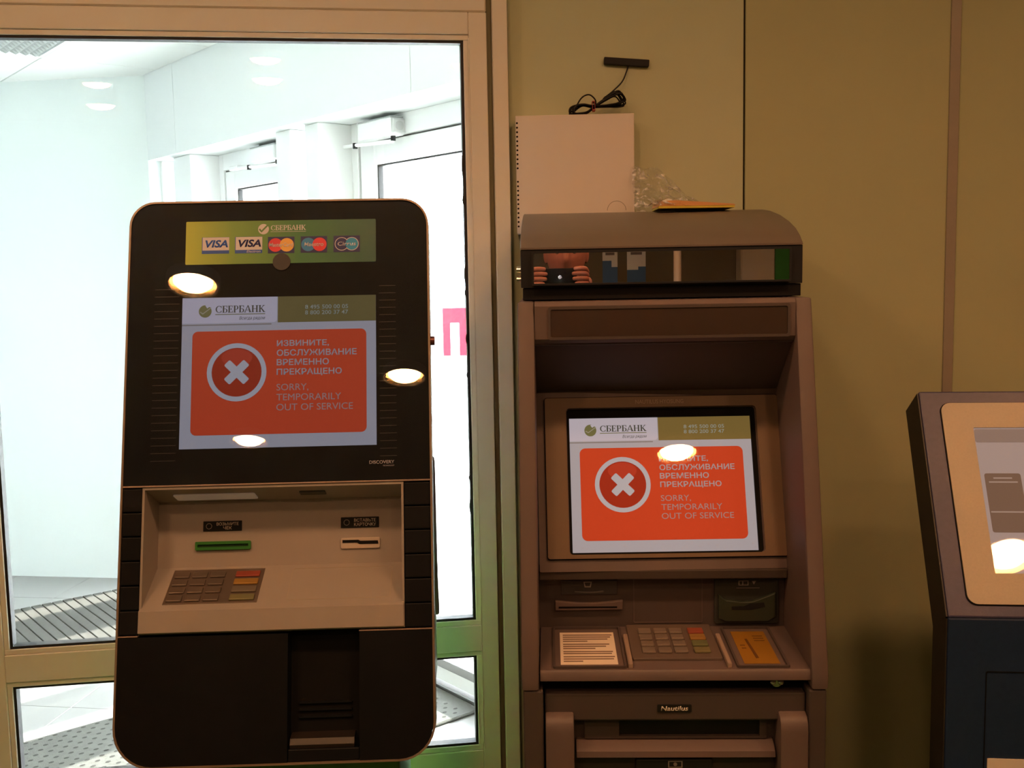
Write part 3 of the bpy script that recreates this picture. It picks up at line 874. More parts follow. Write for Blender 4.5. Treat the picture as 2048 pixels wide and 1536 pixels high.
B().ring(rrect(-0.1672, -0.0676, -0.1100, -0.0946, 0.002), rrect(-0.1632, -0.0716, -0.1048, -0.0998, 0.001), 'y', DB - 0.006, DB).obj('receipt_slot', gs, a1, F1)
B().box(-0.1632, -0.0716, DB - 0.001, DB, -0.1048, -0.0998).obj('slot_mouth', mat('green_dark', (0.005, 0.06, 0.006), 0.6), a1, F1)
B().prism(rrect(0.0950, 0.1664, -0.1142, -0.0945, 0.003), 'y', DB - 0.004, DB, bev=0.001).obj('card_reader', mat('reader_cream', (0.52, 0.45, 0.38), 0.4), a1, F1)
B().prism([(0.0985, -0.0985), (0.1270, -0.0985), (0.1310, -0.1005), (0.1625, -0.1005), (0.1635, -0.1062), (0.1290, -0.1062), (0.1250, -0.1035), (0.0985, -0.1035)], 'y', DB - 0.0052, DB - 0.003).obj('reader_mouth', black_matt, a1, F1)
# lower panel with the cash chute column
lw = rrect(XL + 0.0036, 0.0155, -0.4689, -0.2562, (0.0645, 0.0005, 0.0005, 0.0005), 8)
B().prism(lw, 'y', 0.001, 0.045).obj('lower_panel', lower_black, a1, F1)
rw = rrect(0.1378, XR - 0.0036, -0.4689, -0.2566, (0.0005, 0.0585, 0.0005, 0.0005), 8)
B().prism(rw, 'y', 0.001, 0.045).obj('lower_panel', lower_black, a1, F1)
B().box(0.0160, 0.1373, 0.035, 0.045, -0.4685, -0.2520).obj('chute_back', black_matt, a1, F1)
B().box(0.0160, 0.1373, 0.004, 0.034, -0.4685, -0.4480, bev=0.002).obj('chute_sill', lower_black, a1, F1)
B().prism([(0.034, -0.4240), (0.012, -0.4320), (0.008, -0.4420), (0.010, -0.4478), (0.034, -0.4478)], 'x', 0.0185, 0.1275).obj('chute_ledge', mat('chute_brown', (0.022, 0.017, 0.014), 0.4, var=0.1), a1, F1)
for k in range(3):
    B().box(0.030, 0.122, 0.030, 0.036, -0.378 - k * 0.012, -0.374 - k * 0.012, bev=0.0008, seg=1).obj('chute_rib', lower_black, a1, F1)
# lock on the right edge, small tabs along the top
B().cyl((XR + 0.003, 0.014, 0.2540), 'x', 0.0085, 0.010, 20).obj('lock', mat('lock_brown', (0.14, 0.05, 0.045), 0.35, metal=0.5), a1, F1)
for x, w in ((-0.105, 0.012), (-0.005, 0.05), (0.083, 0.012)):
    B().prism(rrect(x, x + w, 0.5215, 0.5250, 0.0014), 'y', 0.012, 0.04).obj('top_tab', trim, a1, F1)
# body behind the face: wedge, deep at the bottom, with a steel side band; then pedestal and foot
body_m = mat('machine_body_grey', (0.16, 0.155, 0.15), 0.4, var=0.05)
def root1(y, z):
    a = R(15.5)
    return (y * math.cos(a) + z * math.sin(a), 1.1402 - y * math.sin(a) + z * math.cos(a))
prof = [(0.200, 1.585), (0.208, 1.56), (0.215, 1.35), (0.255, 1.16), (0.300, 1.06), (0.315, 0.98), (0.315, 0.74), (0.290, 0.68)] + [root1(*q) for q in ((0.046, -0.44), (0.046, -0.2535), (0.097, -0.2535), (0.097, 0.0032), (0.046, 0.0032), (0.046, 0.485))]
B().prism(prof, 'x', -0.262, 0.252, bev=0.004).obj('rear_body', body_m, a1)
bank_green = mat('bank_green_panel', (0.11, 0.29, 0.045), 0.5, var=0.05)
for x0, x1 in ((0.2522, 0.2545), (-0.2645, -0.2622)):  # side and rear panels added to bounce green light onto the partition frame
    B().prism([(0.306, 0.97), (0.306, 0.745), (0.285, 0.69), (-0.035, 0.70), (0.03, 0.97)], 'x', x0, x1).obj('side_bounce_panel', bank_green, a1)
B().prism([(-0.22, 0.70), (0.21, 0.70), (0.21, 0.96), (-0.22, 0.96)], 'y', 0.3151, 0.318).obj('rear_bounce_panel', bank_green, a1)
B().prism([(0.250, 1.140), (0.296, 1.045), (0.309, 0.98), (0.309, 0.84), (0.290, 0.80), (0.250, 0.90)], 'x', 0.2521, 0.262, bev=0.003).obj('side_band', steel, a1)
B().prism([(0.02, 0.03), (0.27, 0.03), (0.27, 0.685), (-0.01, 0.685)], 'x', -0.20, 0.195, bev=0.004).obj('pedestal', bank_green, a1)
B().box(-0.27, 0.26, -0.12, 0.33, 0, 0.03, bev=0.004).obj('foot_plate', body_m, a1)

# ------------------------------------------------------------------ grey cash machine (right), axis-aligned, origin on the floor under its middle
CX2 = 0.1895
a2 = tag(empty('cash_machine', (CX2, 1.60, 0), 0), 'grey brown cash machine with a mirror strip and curved hood beneath the white box', 'cash machine')
O2 = Matrix.Translation((-CX2, -1.60, 0))
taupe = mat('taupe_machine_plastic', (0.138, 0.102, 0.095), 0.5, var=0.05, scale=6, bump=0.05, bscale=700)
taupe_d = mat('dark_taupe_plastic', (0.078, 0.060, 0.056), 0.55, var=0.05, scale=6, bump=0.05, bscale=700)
bronze = mat('bronze_bezel', (0.19, 0.125, 0.075), 0.5, var=0.05, scale=8, bump=0.04, bscale=700)
charcoal = mat('charcoal_plastic', (0.017, 0.018, 0.021), 0.5, var=0.08, spec=0.25, bump=0.04, bscale=700)
hoodm = mat('hood_taupe', (0.15, 0.125, 0.105), 0.38, var=0.04, scale=6)
BX0, BX1 = -0.049, 0.428
IX0, IX1 = -0.0215, 0.4015
for x0, x1 in ((BX0, IX0), (IX1, BX1)):
    B().prism([(1.722, 1.453), (1.718, 1.440), (1.660, 1.20), (1.604, 0.95), (1.586, 0.870), (1.588, 0.849), (2.28, 0.849), (2.28, 1.453)], 'x', x0, x1, bev=0.004).obj('side_pillar', taupe, a2, O2, smooth=True)
# hood block with a dark lens strip, sloping underside
B().prism([(1.720, 1.4525), (1.714, 1.446), (1.716, 1.392), (1.726, 1.384), (1.740, 1.381), (1.853, 1.2920), (1.872, 1.24), (2.25, 1.24), (2.25, 1.4525)], 'x', IX0 + 0.0004, IX1 - 0.0004).obj('brow', taupe, a2, O2, smooth=True)
B().ring(rrect(0.001, 0.392, 1.391, 1.445, 0.004), rrect(0.005, 0.388, 1.3955, 1.4405, 0.003), 'y', 1.711, 1.7155).obj('lens_surround', taupe_d, a2, O2)
B().prism(rrect(0.0052, 0.3878, 1.3957, 1.4403, 0.003), 'y', 1.7128, 1.7152).obj('lens_strip', mat('brow_lens', (0.050, 0.032, 0.024), 0.28, spec=1.0), a2, O2)
B().prism([(1.7275, 1.3832), (1.7402, 1.3806), (1.8532, 1.2916), (1.8520, 1.2908), (1.7395, 1.3794), (1.7270, 1.3822)], 'x', IX0 + 0.0006, IX1 - 0.0006).obj('brow_shade_sheet', mat('underside_shade', (0.075, 0.056, 0.050), 0.6), a2, O2)  # thin dark sheet, the shade below the brow put into its colour
# curved top with mirror strip
canp = [(1.780, 1.4755), (1.780, 1.5420), (1.8000, 1.5560), (1.8300, 1.5690), (1.8800, 1.5830), (1.9500, 1.5975), (2.0300, 1.6095), (2.1100, 1.6170), (2.2500, 1.6210), (2.30, 1.6210), (2.30, 1.4755)]
for nm, pts, mm in (('hood_top', [(1.779, 1.5395), (1.779, 1.5425)] + canp[2:10] + [(2.30, 1.57), (1.85, 1.5395)], hoodm),
                    ('hood_body', [(1.781, 1.4755), (1.781, 1.5393), (1.849, 1.5393), (2.299, 1.5695), (2.299, 1.4755)], charcoal)):
    B().prism(pts, 'x', -0.0440, 0.4275, bev=0.0015).obj(nm, mm, a2, O2, smooth=True)
B().box(-0.041, 0.4255, 1.784, 2.30, 1.4545, 1.4750, bev=0.001).obj('hood_base', mat('hood_base_black', (0.010, 0.010, 0.011), 0.5, spec=0.15), a2, O2)
mirror = mat('mirror_strip', (0.62, 0.60, 0.58), 0.0, metal=1.0)
MR = O2 @ Matrix.Translation((0.19, 1.7745, 1.507)) @ Matrix.Rotation(R(-0.98), 4, 'Z')
B().box(-0.2125, 0.2135, -0.0005, 0.012, -0.0255, 0.0265).obj('mirror_strip', mirror, a2, MR)
B().ring(rrect(-0.0255, 0.4065, 1.4790, 1.5360, 0.002), rrect(-0.0222, 0.4033, 1.4822, 1.5328, 0.001), 'y', 1.7690, 1.7812).obj('mirror_frame', charcoal, a2, O2)
for z in (1.4905, 1.5065):
    B().cyl((-0.0475, 1.80, z), 'x', 0.0055, 0.008, 16).obj('chrome_stud', steel, a2, O2)
# screen panel, tilted back 19.5 degrees
F2 = O2 @ Matrix.Translation((0.1994, 1.80, 1.1351)) @ Matrix.Rotation(R(1.5), 4, 'Z') @ Matrix.Rotation(R(-19.5), 4, 'X')
B().ring(rrect(-0.2200, 0.2010, -0.1500, 0.1640, 0.003, 4), rrect(-0.1675, 0.1645, -0.1215, 0.1335, 0.006, 4), 'y', 0.004, 0.02).obj('screen_panel', taupe, a2, F2)
B().ring(rrect(-0.2055, 0.2035, -0.1285, 0.1525, 0.004, 4), rrect(-0.1688, 0.1655, -0.1218, 0.1342, 0.007, 4), 'y', -0.002, 0.0039).obj('screen_bezel', bronze, a2, F2)
B().ring(rrect(-0.2068, 0.2048, -0.1298, 0.1538, 0.005, 4), rrect(-0.2054, 0.2034, -0.1284, 0.1524, 0.004, 4), 'y', -0.0006, 0.0039).obj('bezel_gap', black_matt, a2, F2)
B().ring(rrect(-0.1684, 0.1651, -0.1215, 0.1338, 0.006, 4), rrect(-0.1628, 0.1570, -0.1178, 0.1184, 0.001, 4), 'y', 0.010, 0.022).obj('screen_well', black_matt, a2, F2)
service_screen(a2, -0.1632, 0.1568, -0.1178, 0.1182, 0.014, F2, 0.50, (1.0, 0.88, 0.86), (0.30, 0.195, 0.05), (0.86, 0.078, 0.020), 'right_')
B().box(-0.1634, 0.1572, 0.0105, 0.0107, -0.1180, 0.1186).obj('screen_glass', front_glass, a2, F2)
text('NAUTILUS HYOSUNG', -0.0455, 0.0390, 0.1400, 0.1472, -0.002, mat('bezel_print', (0.40, 0.30, 0.22), 0.5), a2, F2)
# back of the work recess
YB = 1.78
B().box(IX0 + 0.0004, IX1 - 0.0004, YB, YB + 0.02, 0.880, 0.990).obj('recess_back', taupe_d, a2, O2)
B().box(IX0 + 0.0006, IX1 - 0.0006, 1.752, YB + 0.02, 0.977, 0.9935, bev=0.002).obj('overhang_shadow', mat('overhang_shadow_dark', (0.06, 0.045, 0.038), 0.6), a2, O2)  # dark strip, the screen panel's overhang shadow put into its colour
symb = mat('pale_symbol', (0.42, 0.38, 0.36), 0.5)
p = B().prism([(0.0167, 0.9440), (0.1140, 0.9440), (0.1140, 0.9695), (0.0167, 0.9695)], 'y', YB - 0.004, YB - 0.0002, bev=0.001).obj('receipt_plate', mat('plate_charcoal', (0.060, 0.058, 0.062), 0.4), a2, O2)
B().ring([(0.0555, 0.9670), (0.0700, 0.9670), (0.0680, 0.9570), (0.0575, 0.9570)], [(0.0575, 0.9655), (0.0680, 0.9655), (0.0665, 0.9590), (0.0590, 0.9590)], 'y', YB - 0.0046, YB - 0.004).obj('symbol', symb, p, O2)
B().prism([(0.040 + 0.05 * i / 10, 0.9490 - 0.0016 * math.sin(math.pi * i / 10)) for i in range(11)] + [(0.090 - 0.05 * i / 10, 0.9512 - 0.0016 * math.sin(math.pi * (10 - i) / 10)) for i in range(11)], 'y', YB - 0.006, YB - 0.004).obj('finger_ridge', mat('ridge_grey', (0.16, 0.15, 0.15), 0.4), p, O2)
rs = B().prism([(0.0062 + 0.1168 * i / 12, 0.9345 - 0.0048 * math.sin(math.pi * i / 12)) for i in range(13)] + [(0.1225, 0.9185), (0.0068, 0.9175)], 'y', YB - 0.009, YB - 0.0002, bev=0.001).obj('receipt_slot', taupe, a2, O2)
B().box(0.012, 0.113, YB - 0.0096, YB - 0.0088, 0.9215, 0.9245).obj('slot_mouth', black_matt, rs, O2)
B().ring(rrect(0.1420, 0.2610, 0.8920, 0.9725, 0.002), rrect(0.1432, 0.2598, 0.8932, 0.9713, 0.002), 'y', YB - 0.0012, YB - 0.0002).obj('blank_cover', taupe, a2, O2)
cr = B().prism(rrect(0.2810, 0.3905, 0.8910, 0.9705, 0.004), 'y', YB - 0.006, YB - 0.0002, bev=0.001).obj('card_reader', mat('reader_charcoal', (0.040, 0.045, 0.038), 0.4), a2, O2)
B().prism([(0.287, 0.9450), (0.300, 0.9355), (0.330, 0.9320), (0.345, 0.9330), (0.372, 0.9430), (0.384, 0.9480), (0.384, 0.905), (0.372, 0.897), (0.300, 0.897), (0.287, 0.903)], 'y', YB - 0.014, YB - 0.006, bev=0.002).obj('reader_nose', mat('reader_nose_green', (0.034, 0.046, 0.030), 0.35), cr, O2)
B().prism([(0.309, 0.9245), (0.330, 0.9245), (0.340, 0.9290), (0.364, 0.9310), (0.366, 0.9235), (0.342, 0.9185), (0.309, 0.9185)], 'y', YB - 0.0146, YB - 0.0138).obj('reader_mouth', mat('mouth_black', (0.004, 0.004, 0.004), 0.8), cr, O2)
B().ring([(0.322, 0.9590), (0.339, 0.9590), (0.339, 0.9672), (0.322, 0.9672)], [(0.3235, 0.9600), (0.3375, 0.9600), (0.3375, 0.9662), (0.3235, 0.9662)], 'y', YB - 0.0066, YB - 0.006).obj('symbol', symb, cr, O2)
B().box(0.3285, 0.3300, YB - 0.0066, YB - 0.006, 0.9600, 0.9662).obj('symbol_bar', symb, cr, O2)
B().prism([(0.3445, 0.9665), (0.3520, 0.9665), (0.3482, 0.9605)], 'y', YB - 0.0066, YB - 0.006).obj('symbol_arrow', symb, cr, O2)
B().box(0.318, 0.358, YB - 0.008, YB - 0.006, 0.9535, 0.9555, bev=0.0006, seg=1).obj('finger_ridge', MATS['ridge_grey'], cr, O2)
# shelf
ZS0, ZS1 = 0.878, 0.885       # front and back height
B().prism([(1.594, 0.8745), (1.597, 0.878), (1.7798, 0.885), (1.7798, 0.861), (1.596, 0.8600), (1.593, 0.8620)], 'x', IX0 - 0.0004 + 0.002, IX1 + 0.0035, bev=0.0012).obj('shelf', taupe, a2, O2, smooth=True)
SA = math.atan2(0.007, 0.1828)
SH = O2 @ Matrix.Translation((0, 1.597, 0.8780)) @ Matrix.Rotation(SA, 4, 'X')       # local y towards the wall
t1_ = B().ring(rrect(0.001, 0.1170, 0.004, 0.176, 0.004), rrect(0.0045, 0.1135, 0.008, 0.171, 0.003), 'z', -0.001, 0.004).obj('notice_tray', taupe_d, a2, SH)
kb = B().prism(rrect(0.1280, 0.2720, 0.034, 0.180, 0.004), 'z', -0.001, 0.005, bev=0.0015).obj('keypad', mat('keypad_taupe', (0.13, 0.095, 0.075), 0.5), a2, SH)
kcol = mat('keypad_silver_key', (0.30, 0.24, 0.195), 0.35, metal=0.4, var=0.1)
digits = ['1', '2', '3', '4', '5', '6', '7', '8', '9', '·', '0', '·']
pin = mat('key_print', (0.04, 0.03, 0.03), 0.6)
for r_ in range(4):
    for c_ in range(3):
        x0 = 0.146 + c_ * 0.0262
        y0 = 0.052 + (3 - r_) * 0.0275
        k_ = B().box(x0, x0 + 0.0215, y0, y0 + 0.019, 0.005, 0.0092, bev=0.0012).obj('key', kcol, kb, SH)
    cc = [(0.42, 0.10, 0.055), (0.46, 0.24, 0.06), (0.20, 0.22, 0.10), (0.24, 0.22, 0.11)][r_]
    B().box(0.2300, 0.2560, y0, y0 + 0.019, 0.005, 0.0092, bev=0.0012).obj('function_key', mat('right_function_key_%d' % r_, cc, 0.35, metal=0.3), kb, SH)
for x0 in (0.1195, 0.2745):
    B().box(x0, x0 + 0.0075, 0.006, 0.130, -0.001, 0.0085, bev=0.002).obj('tray_divider', mat('divider_tan', (0.34, 0.25, 0.20), 0.5), a2, SH)
t2_ = B().ring(rrect(0.2900, 0.3720, 0.004, 0.172, 0.004), rrect(0.2935, 0.3685, 0.008, 0.168, 0.003), 'z', -0.001, 0.004).obj('sticker_tray', taupe_d, a2, SH)
# paper notice and yellow sticker lie in the trays
nt2 = tag(empty('paper_notice', (0.0130, 1.6180, 0.87885), 0), 'small white printed notice lying in the left shelf tray of the grey machine', 'notice')
nt2.rotation_euler = (SA, 0, 0)
B().box(0, 0.0915, 0.0, 0.134, 0, 0.0008).obj('sheet', mat('notice_paper', (0.82, 0.72, 0.60), 0.7), nt2)
ink2 = mat('notice_ink', (0.22, 0.15, 0.11), 0.7)
yy = 0.124
for k, (u1, gap) in enumerate(((0.088, 0.009), (0.085, 0.009), (0.080, 0.009), (0.046, 0.013), (0.082, 0.009), (0.076, 0.009), (0.058, 0.013), (0.086, 0.008), (0.084, 0.013), (0.088, 0.009), (0.086, 0.009), (0.036, 0.009))):
    B().box(0.005, u1, yy - 0.0042, yy, 0.0008, 0.0010).obj('text_line', ink2, nt2)
    yy -= gap
ys = tag(empty('sticker', (0.3040, 1.6180, 0.87885), 0), 'yellow instruction sticker with a slot diagram in the right shelf tray of the grey machine', 'sticker')
ys.rotation_euler = (SA, 0, 0)
B().box(0, 0.0560, 0.0, 0.134, 0, 0.0008).obj('sheet', mat('sticker_yellow', (0.30, 0.145, 0.012), 0.6, var=0.06), ys)
yk = mat('sticker_ink', (0.13, 0.05, 0.01), 0.6)
B().prism([(0.018, 0.100), (0.022, 0.101), (0.027, 0.022), (0.022, 0.020)], 'z', 0.0008, 0.0011).obj('slot_drawing', yk, ys)
for k in range(3):
    B().box(0.033, 0.050, 0.092 + k * 0.010, 0.095 + k * 0.010, 0.0008, 0.0010).obj('text_line', yk, ys)
B().box(0.006, 0.014, 0.072, 0.076, 0.0008, 0.0010).obj('text_line', yk, ys)
B().box(0.007, 0.014, 0.060, 0.064, 0.0008, 0.0010).obj('text_line', yk, ys)
# dark gap, lock
B().box(IX0 + 0.0006, IX1 - 0.0006, 1.625, 1.80, 0.8360, 0.8605).obj('shelf_gap', black_matt, a2, O2)
lk = B().cyl((0.3530, 1.618, 0.8520), 'y', 0.0085, 0.014, 24).obj('lock', steel, a2, O2)
for dx in (-0.0065, 0.0065):
    B().sphere((0.3530 + dx, 1.611, 0.8525), 0.0065, 16, 10, (0.85, 1.0, 0.8)).obj('lock_wing', steel, lk, O2, smooth=True)
# lower cabinet
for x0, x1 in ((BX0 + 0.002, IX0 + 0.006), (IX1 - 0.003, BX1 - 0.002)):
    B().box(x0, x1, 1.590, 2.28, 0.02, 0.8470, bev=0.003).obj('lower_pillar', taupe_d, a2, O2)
B().box(-0.0150, 0.3980, 1.640, 2.28, 0.02, 0.835).obj('cabinet_body', black_matt, a2, O2)
B().box(-0.0130, 0.3970, 1.606, 1.640, 0.7910, 0.8365, bev=0.003).obj('dispenser_head', taupe_d, a2, O2)
bdg = B().prism(rrect(0.1645, 0.2185, 0.8060, 0.8180, 0.0015), 'y', 1.6040, 1.6062).obj('badge', mat('badge_black', (0.012, 0.012, 0.012), 0.4), a2, O2)
text('Nautilus', 0.1700, 0.2130, 0.8080, 0.8158, 1.6040, mat('badge_print', (0.72, 0.66, 0.60), 0.5), bdg, O2, bold=0.02, shear=0.15)
for x0, x1 in ((-0.0125, 0.0325), (0.3540, 0.3975)):
    B().prism([(1.606, 0.8060), (1.594, 0.8035), (1.586, 0.795), (1.5835, 0.780), (1.5835, 0.56), (1.60, 0.54), (1.640, 0.54), (1.640, 0.8060)], 'x', x0, x1, bev=0.003).obj('bumper', taupe, a2, O2, smooth=True)
B().box(0.0326, 0.3539, 1.630, 1.640, 0.5600, 0.7908).obj('dispenser_back', taupe_d, a2, O2)
B().ring(rrect(0.0500, 0.3400, 0.7545, 0.7875, 0.001, 2), rrect(0.1052, 0.3291, 0.7585, 0.7845, 0.001, 2), 'y', 1.622, 1.6299).obj('shutter_frame', taupe_d, a2, O2)
B().box(0.1052, 0.3291, 1.6285, 1.6299, 0.7585, 0.7845).obj('cash_shutter', mat('shutter_black', (0.006, 0.006, 0.006), 0.5), a2, O2)
B().prism([(1.6295, 0.7535), (1.612, 0.7490), (1.602, 0.7420), (1.600, 0.7330), (1.606, 0.7300), (1.6295, 0.7300)], 'x', 0.036, 0.350, bev=0.0012).obj('cash_ledge', taupe, a2, O2, smooth=True)
cp = B().box(0.1310, 0.2530, 1.612, 1.6299, 0.6900, 0.7245, bev=0.002).obj('cash_plate', mat('cash_plate_black', (0.025, 0.025, 0.027), 0.45), a2, O2)
B().ring([(0.182, 0.7105), (0.205, 0.7105), (0.205, 0.7215), (0.182, 0.7215)], [(0.1838, 0.7118), (0.2032, 0.7118), (0.2032, 0.7202), (0.1838, 0.7202)], 'y', 1.6112, 1.6122).obj('symbol', symb, cp, O2)
B().cyl((0.1935, 1.6117, 0.716), 'y', 0.003, 0.001, 16).obj('symbol_dot', symb, cp, O2)
B().box(-0.0130, 0.3970, 1.606, 1.640, 0.05, 0.5380, bev=0.004).obj('safe_door', taupe_d, a2, O2)
B().box(BX0, BX1, 1.60, 2.28, 0.0, 0.02).obj('plinth', black_matt, a2, O2)

# ------------------------------------------------------------------ blue kiosk at the right edge
kx = tag(empty('payment_kiosk', (0.86, 1.68, 0), R(-4)), 'dark blue payment kiosk with a sloping tan framed screen at the right edge', 'kiosk')
KB = Matrix.Rotation(R(4), 4, 'Z') @ Matrix.Translation((-0.86, -1.68, 0))   # world to kiosk
FK = Matrix.Translation((0.66854, 1.75, 1.10999)) @ Matrix.Rotation(R(-4), 4, 'Z') @ Matrix.Rotation(R(-30), 4, 'X')
FK = KB @ FK
purple = mat('violet_blue_metal', (0.055, 0.056, 0.125), 0.4, var=0.2, scale=120, bump=0.1)
navy = mat('navy_blue_metal', (0.012, 0.030, 0.085), 0.45, var=0.2, scale=120, bump=0.1)
kdark = mat('kiosk_side', (0.030, 0.025, 0.020), 0.5, var=0.2)
tan = mat('tan_metal', (0.46, 0.41, 0.32), 0.45, var=0.10, scale=300, bump=0.06)
KW = 0.46
hd = B().box(-0.0275, -0.0275 + KW, 0.0, 0.085, -0.196, 0.1985, bev=0.003).obj('head', purple, kx, FK)
B().box(-0.0298, -0.0276, 0.004, 0.084, -0.194, 0.1960).obj('head_side', kdark, kx, FK)
B().ring(rrect(0.0050, 0.4000, -0.1750, 0.1745, 0.016), rrect(0.0535, 0.3515, -0.1245, 0.1285, 0.002), 'y', -0.004, -0.0002).obj('screen_surround', tan, kx, FK)
B().ring(rrect(0.0035, 0.4015, -0.1766, 0.1760, 0.017), rrect(0.0051, 0.3999, -0.1749, 0.1744, 0.016), 'y', -0.0015, -0.0002).obj('surround_gap', black_matt, kx, FK)
ks = B().box(0.0530, 0.3520, -0.0016, -0.0003, -0.1250, 0.1290).obj('screen', glow('kiosk_screen', (0.36, 0.27, 0.24), 0.75), kx, FK)
kd = glow('kiosk_dark', (0.15, 0.085, 0.055), 0.8)
km = glow('kiosk_mid', (0.22, 0.15, 0.12), 0.8)
kl = glow('kiosk_line', (0.34, 0.24, 0.19), 0.8)
B().prism(rrect(0.0545, 0.1400, 0.1020, 0.1262, 0.004), 'y', -0.0020, -0.0016).obj('screen_title', km, ks, FK)
B().prism(rrect(0.0605, 0.1190, -0.0560, 0.0465, 0.004), 'y', -0.0020, -0.0016).obj('screen_tile', kd, ks, FK)
B().prism(rrect(0.1290, 0.1875, -0.0560, 0.0465, 0.004), 'y', -0.0020, -0.0016).obj('screen_tile', kd, ks, FK)
for z, w in ((0.0370, 0.030), (0.0300, 0.046), (-0.022, 0.054)):
    B().box(0.0895 - w / 2, 0.0895 + w / 2, -0.0023, -0.0020, z, z + 0.0022).obj('screen_line', kl, ks, FK)
B().box(0.0536, 0.3514, -0.0030, -0.0028, -0.1244, 0.1284).obj('screen_glass', front_glass, kx, FK)
# lower cabinet, hanging straight below the head's front edge
fe = FK @ Vector((-0.0275, 0.0, -0.196))
kz = fe.z
kp_ = [(fe.y + 0.03, kz + 0.001), (fe.y + 0.03, 0.60), (fe.y + 0.03, 0.03), (fe.y + 0.34, 0.03), (fe.y + 0.34, kz + 0.10), (fe.y + 0.085, kz + 0.05)]
B().prism(kp_, 'x', fe.x + 0.155, fe.x + KW - 0.10, bev=0.002).obj('cabinet', kdark, kx)
B().box(fe.x, fe.x + KW, fe.y + 0.0005, fe.y + 0.075, 0.03, kz - 0.001, bev=0.003).obj('cabinet_front', navy, kx)
B().box(fe.x - 0.0022, fe.x - 0.0001, fe.y + 0.004, fe.y + 0.074, 0.03, kz - 0.004).obj('cabinet_side', kdark, kx)
B().ring(rrect(fe.x + 0.060, fe.x + KW - 0.06, 0.25, kz - 0.088, 0.003), rrect(fe.x + 0.0615, fe.x + KW - 0.0615, 0.2515, kz - 0.0895, 0.003), 'y', fe.y - 0.0006, fe.y + 0.0006).obj('door_seam', black_matt, kx)
B().box(fe.x + 0.066, fe.x + 0.30, fe.y - 0.0010, fe.y + 0.0006, 0.60, 0.7065).obj('door_label', mat('label_white', (0.80, 0.74, 0.66), 0.6), kx)
B().box(fe.x + 0.03, fe.x + KW - 0.03, fe.y + 0.02, fe.y + 0.34, 0.0, 0.0298, bev=0.003).obj('plinth', kdark, kx)

# ------------------------------------------------------------------ on the wall above the grey machine
boxm = mat('white_box_metal', (0.78, 0.72, 0.66), 0.5, var=0.02, scale=8)
rb = tag(empty('wall_box', (0.0640, 2.3495, 1.585), 0), 'white metal equipment box hanging on the green wall behind the grey machine', 'box')
B().box(-0.1265, 0.1265, -0.060, 0.0, 0.0, 0.250, bev=0.0015).obj('case', boxm, rb)
bq = B()
for k in range(24):
    if k in (11, 12):
        continue
    bq.cyl((-0.1232, -0.0602, 0.016 + k * 0.0095), 'y', 0.0022, 0.0012, 8)
o = bq.obj('side_vents', black_matt, rb)
o['kind'] = 'stuff'
B().ring([(0.088 + 0.0205 * math.cos(R(180 * i / 16)), 0.0460 + 0.0205 * math.sin(R(180 * i / 16))) for i in range(17)], [(0.088 + 0.0195 * math.cos(R(180 * i / 16)), 0.0460 + 0.0195 * math.sin(R(180 * i / 16))) for i in range(17)], 'y', -0.0604, -0.0595).obj('knockout', mat('knockout_line', (0.28, 0.24, 0.20), 0.7), rb)

ant = tag(empty('antenna', (0.1790, 2.3495, 1.951), 0), 'black bar antenna stuck to the green wall with its cable coiled below', 'antenna')
ba = B().prism(rrect(-0.0490, 0.0490, -0.0075, 0.0075, 0.002), 'y', -0.012, 0.0, bev=0.001).obj('bar', black_plastic, ant, Matrix.Rotation(R(5.0), 4, 'Y'))
def smooth_path(pts, n=8):
    P = [Vector(p) for p in pts]
    P = [P[0] * 2 - P[1]] + P + [P[-1] * 2 - P[-2]]
    out_ = []
    for i in range(1, len(P) - 2):
        for k in range(n):
            t = k / n
            a, b_, c, d = P[i - 1], P[i], P[i + 1], P[i + 2]
            out_.append(0.5 * ((2 * b_) + (c - a) * t + (2 * a - 5 * b_ + 4 * c - d) * t * t + (3 * b_ - a - 3 * c + d) * t ** 3))
    out_.append(P[-2])
    return out_
# cable from bar to bundle, then several loops of a figure-of-eight tied in the middle
cab = []
cab += [(0.004, -0.006, -0.006), (0.0, -0.010, -0.020), (-0.010, -0.014, -0.042), (-0.030, -0.018, -0.062), (-0.052, -0.030, -0.080)]
B().tube(smooth_path(cab), 0.0016).obj('cable', black_plastic, ant)
bq = B()
random.seed(3)
for k in range(8):
    jx, jz, jy = random.uniform(-0.004, 0.004), random.uniform(-0.004, 0.004), random.uniform(-0.008, 0.008)
    rh = 0.013 + random.uniform(-0.005, 0.004)
    lh = 0.012 + random.uniform(-0.004, 0.003)
    kx_, kz_ = -0.073 + jx * 0.3, -0.0985 + jz * 0.3
    y0 = -0.045 + jy
    loop = [(kx_, y0, kz_), (kx_ + 0.028, y0, kz_ + 0.003 - rh * 0.2), (kx_ + 0.058 + jx, y0, kz_ + 0.004 + jz), (kx_ + 0.062 + jx, y0 + 0.006, kz_ + 0.012 + jz), (kx_ + 0.050 + jx, y0, kz_ + 0.014 + rh + jz * 0.5), (kx_ + 0.026, y0, kz_ + 0.008 + rh * 0.6),
            (kx_, y0, kz_ + 0.001), (kx_ - 0.024, y0, kz_ + 0.002 + lh * 0.2), (kx_ - 0.044 + jx, y0, kz_ - 0.004 + jz), (kx_ - 0.047 + jx, y0 - 0.004, kz_ - 0.014), (kx_ - 0.034 + jx, y0, kz_ - 0.0145), (kx_ - 0.016, y0, kz_ - 0.010 - lh * 0.2), (kx_, y0, kz_ - 0.001)]
    bq.tube(smooth_path(loop, 6), 0.0017, 6)
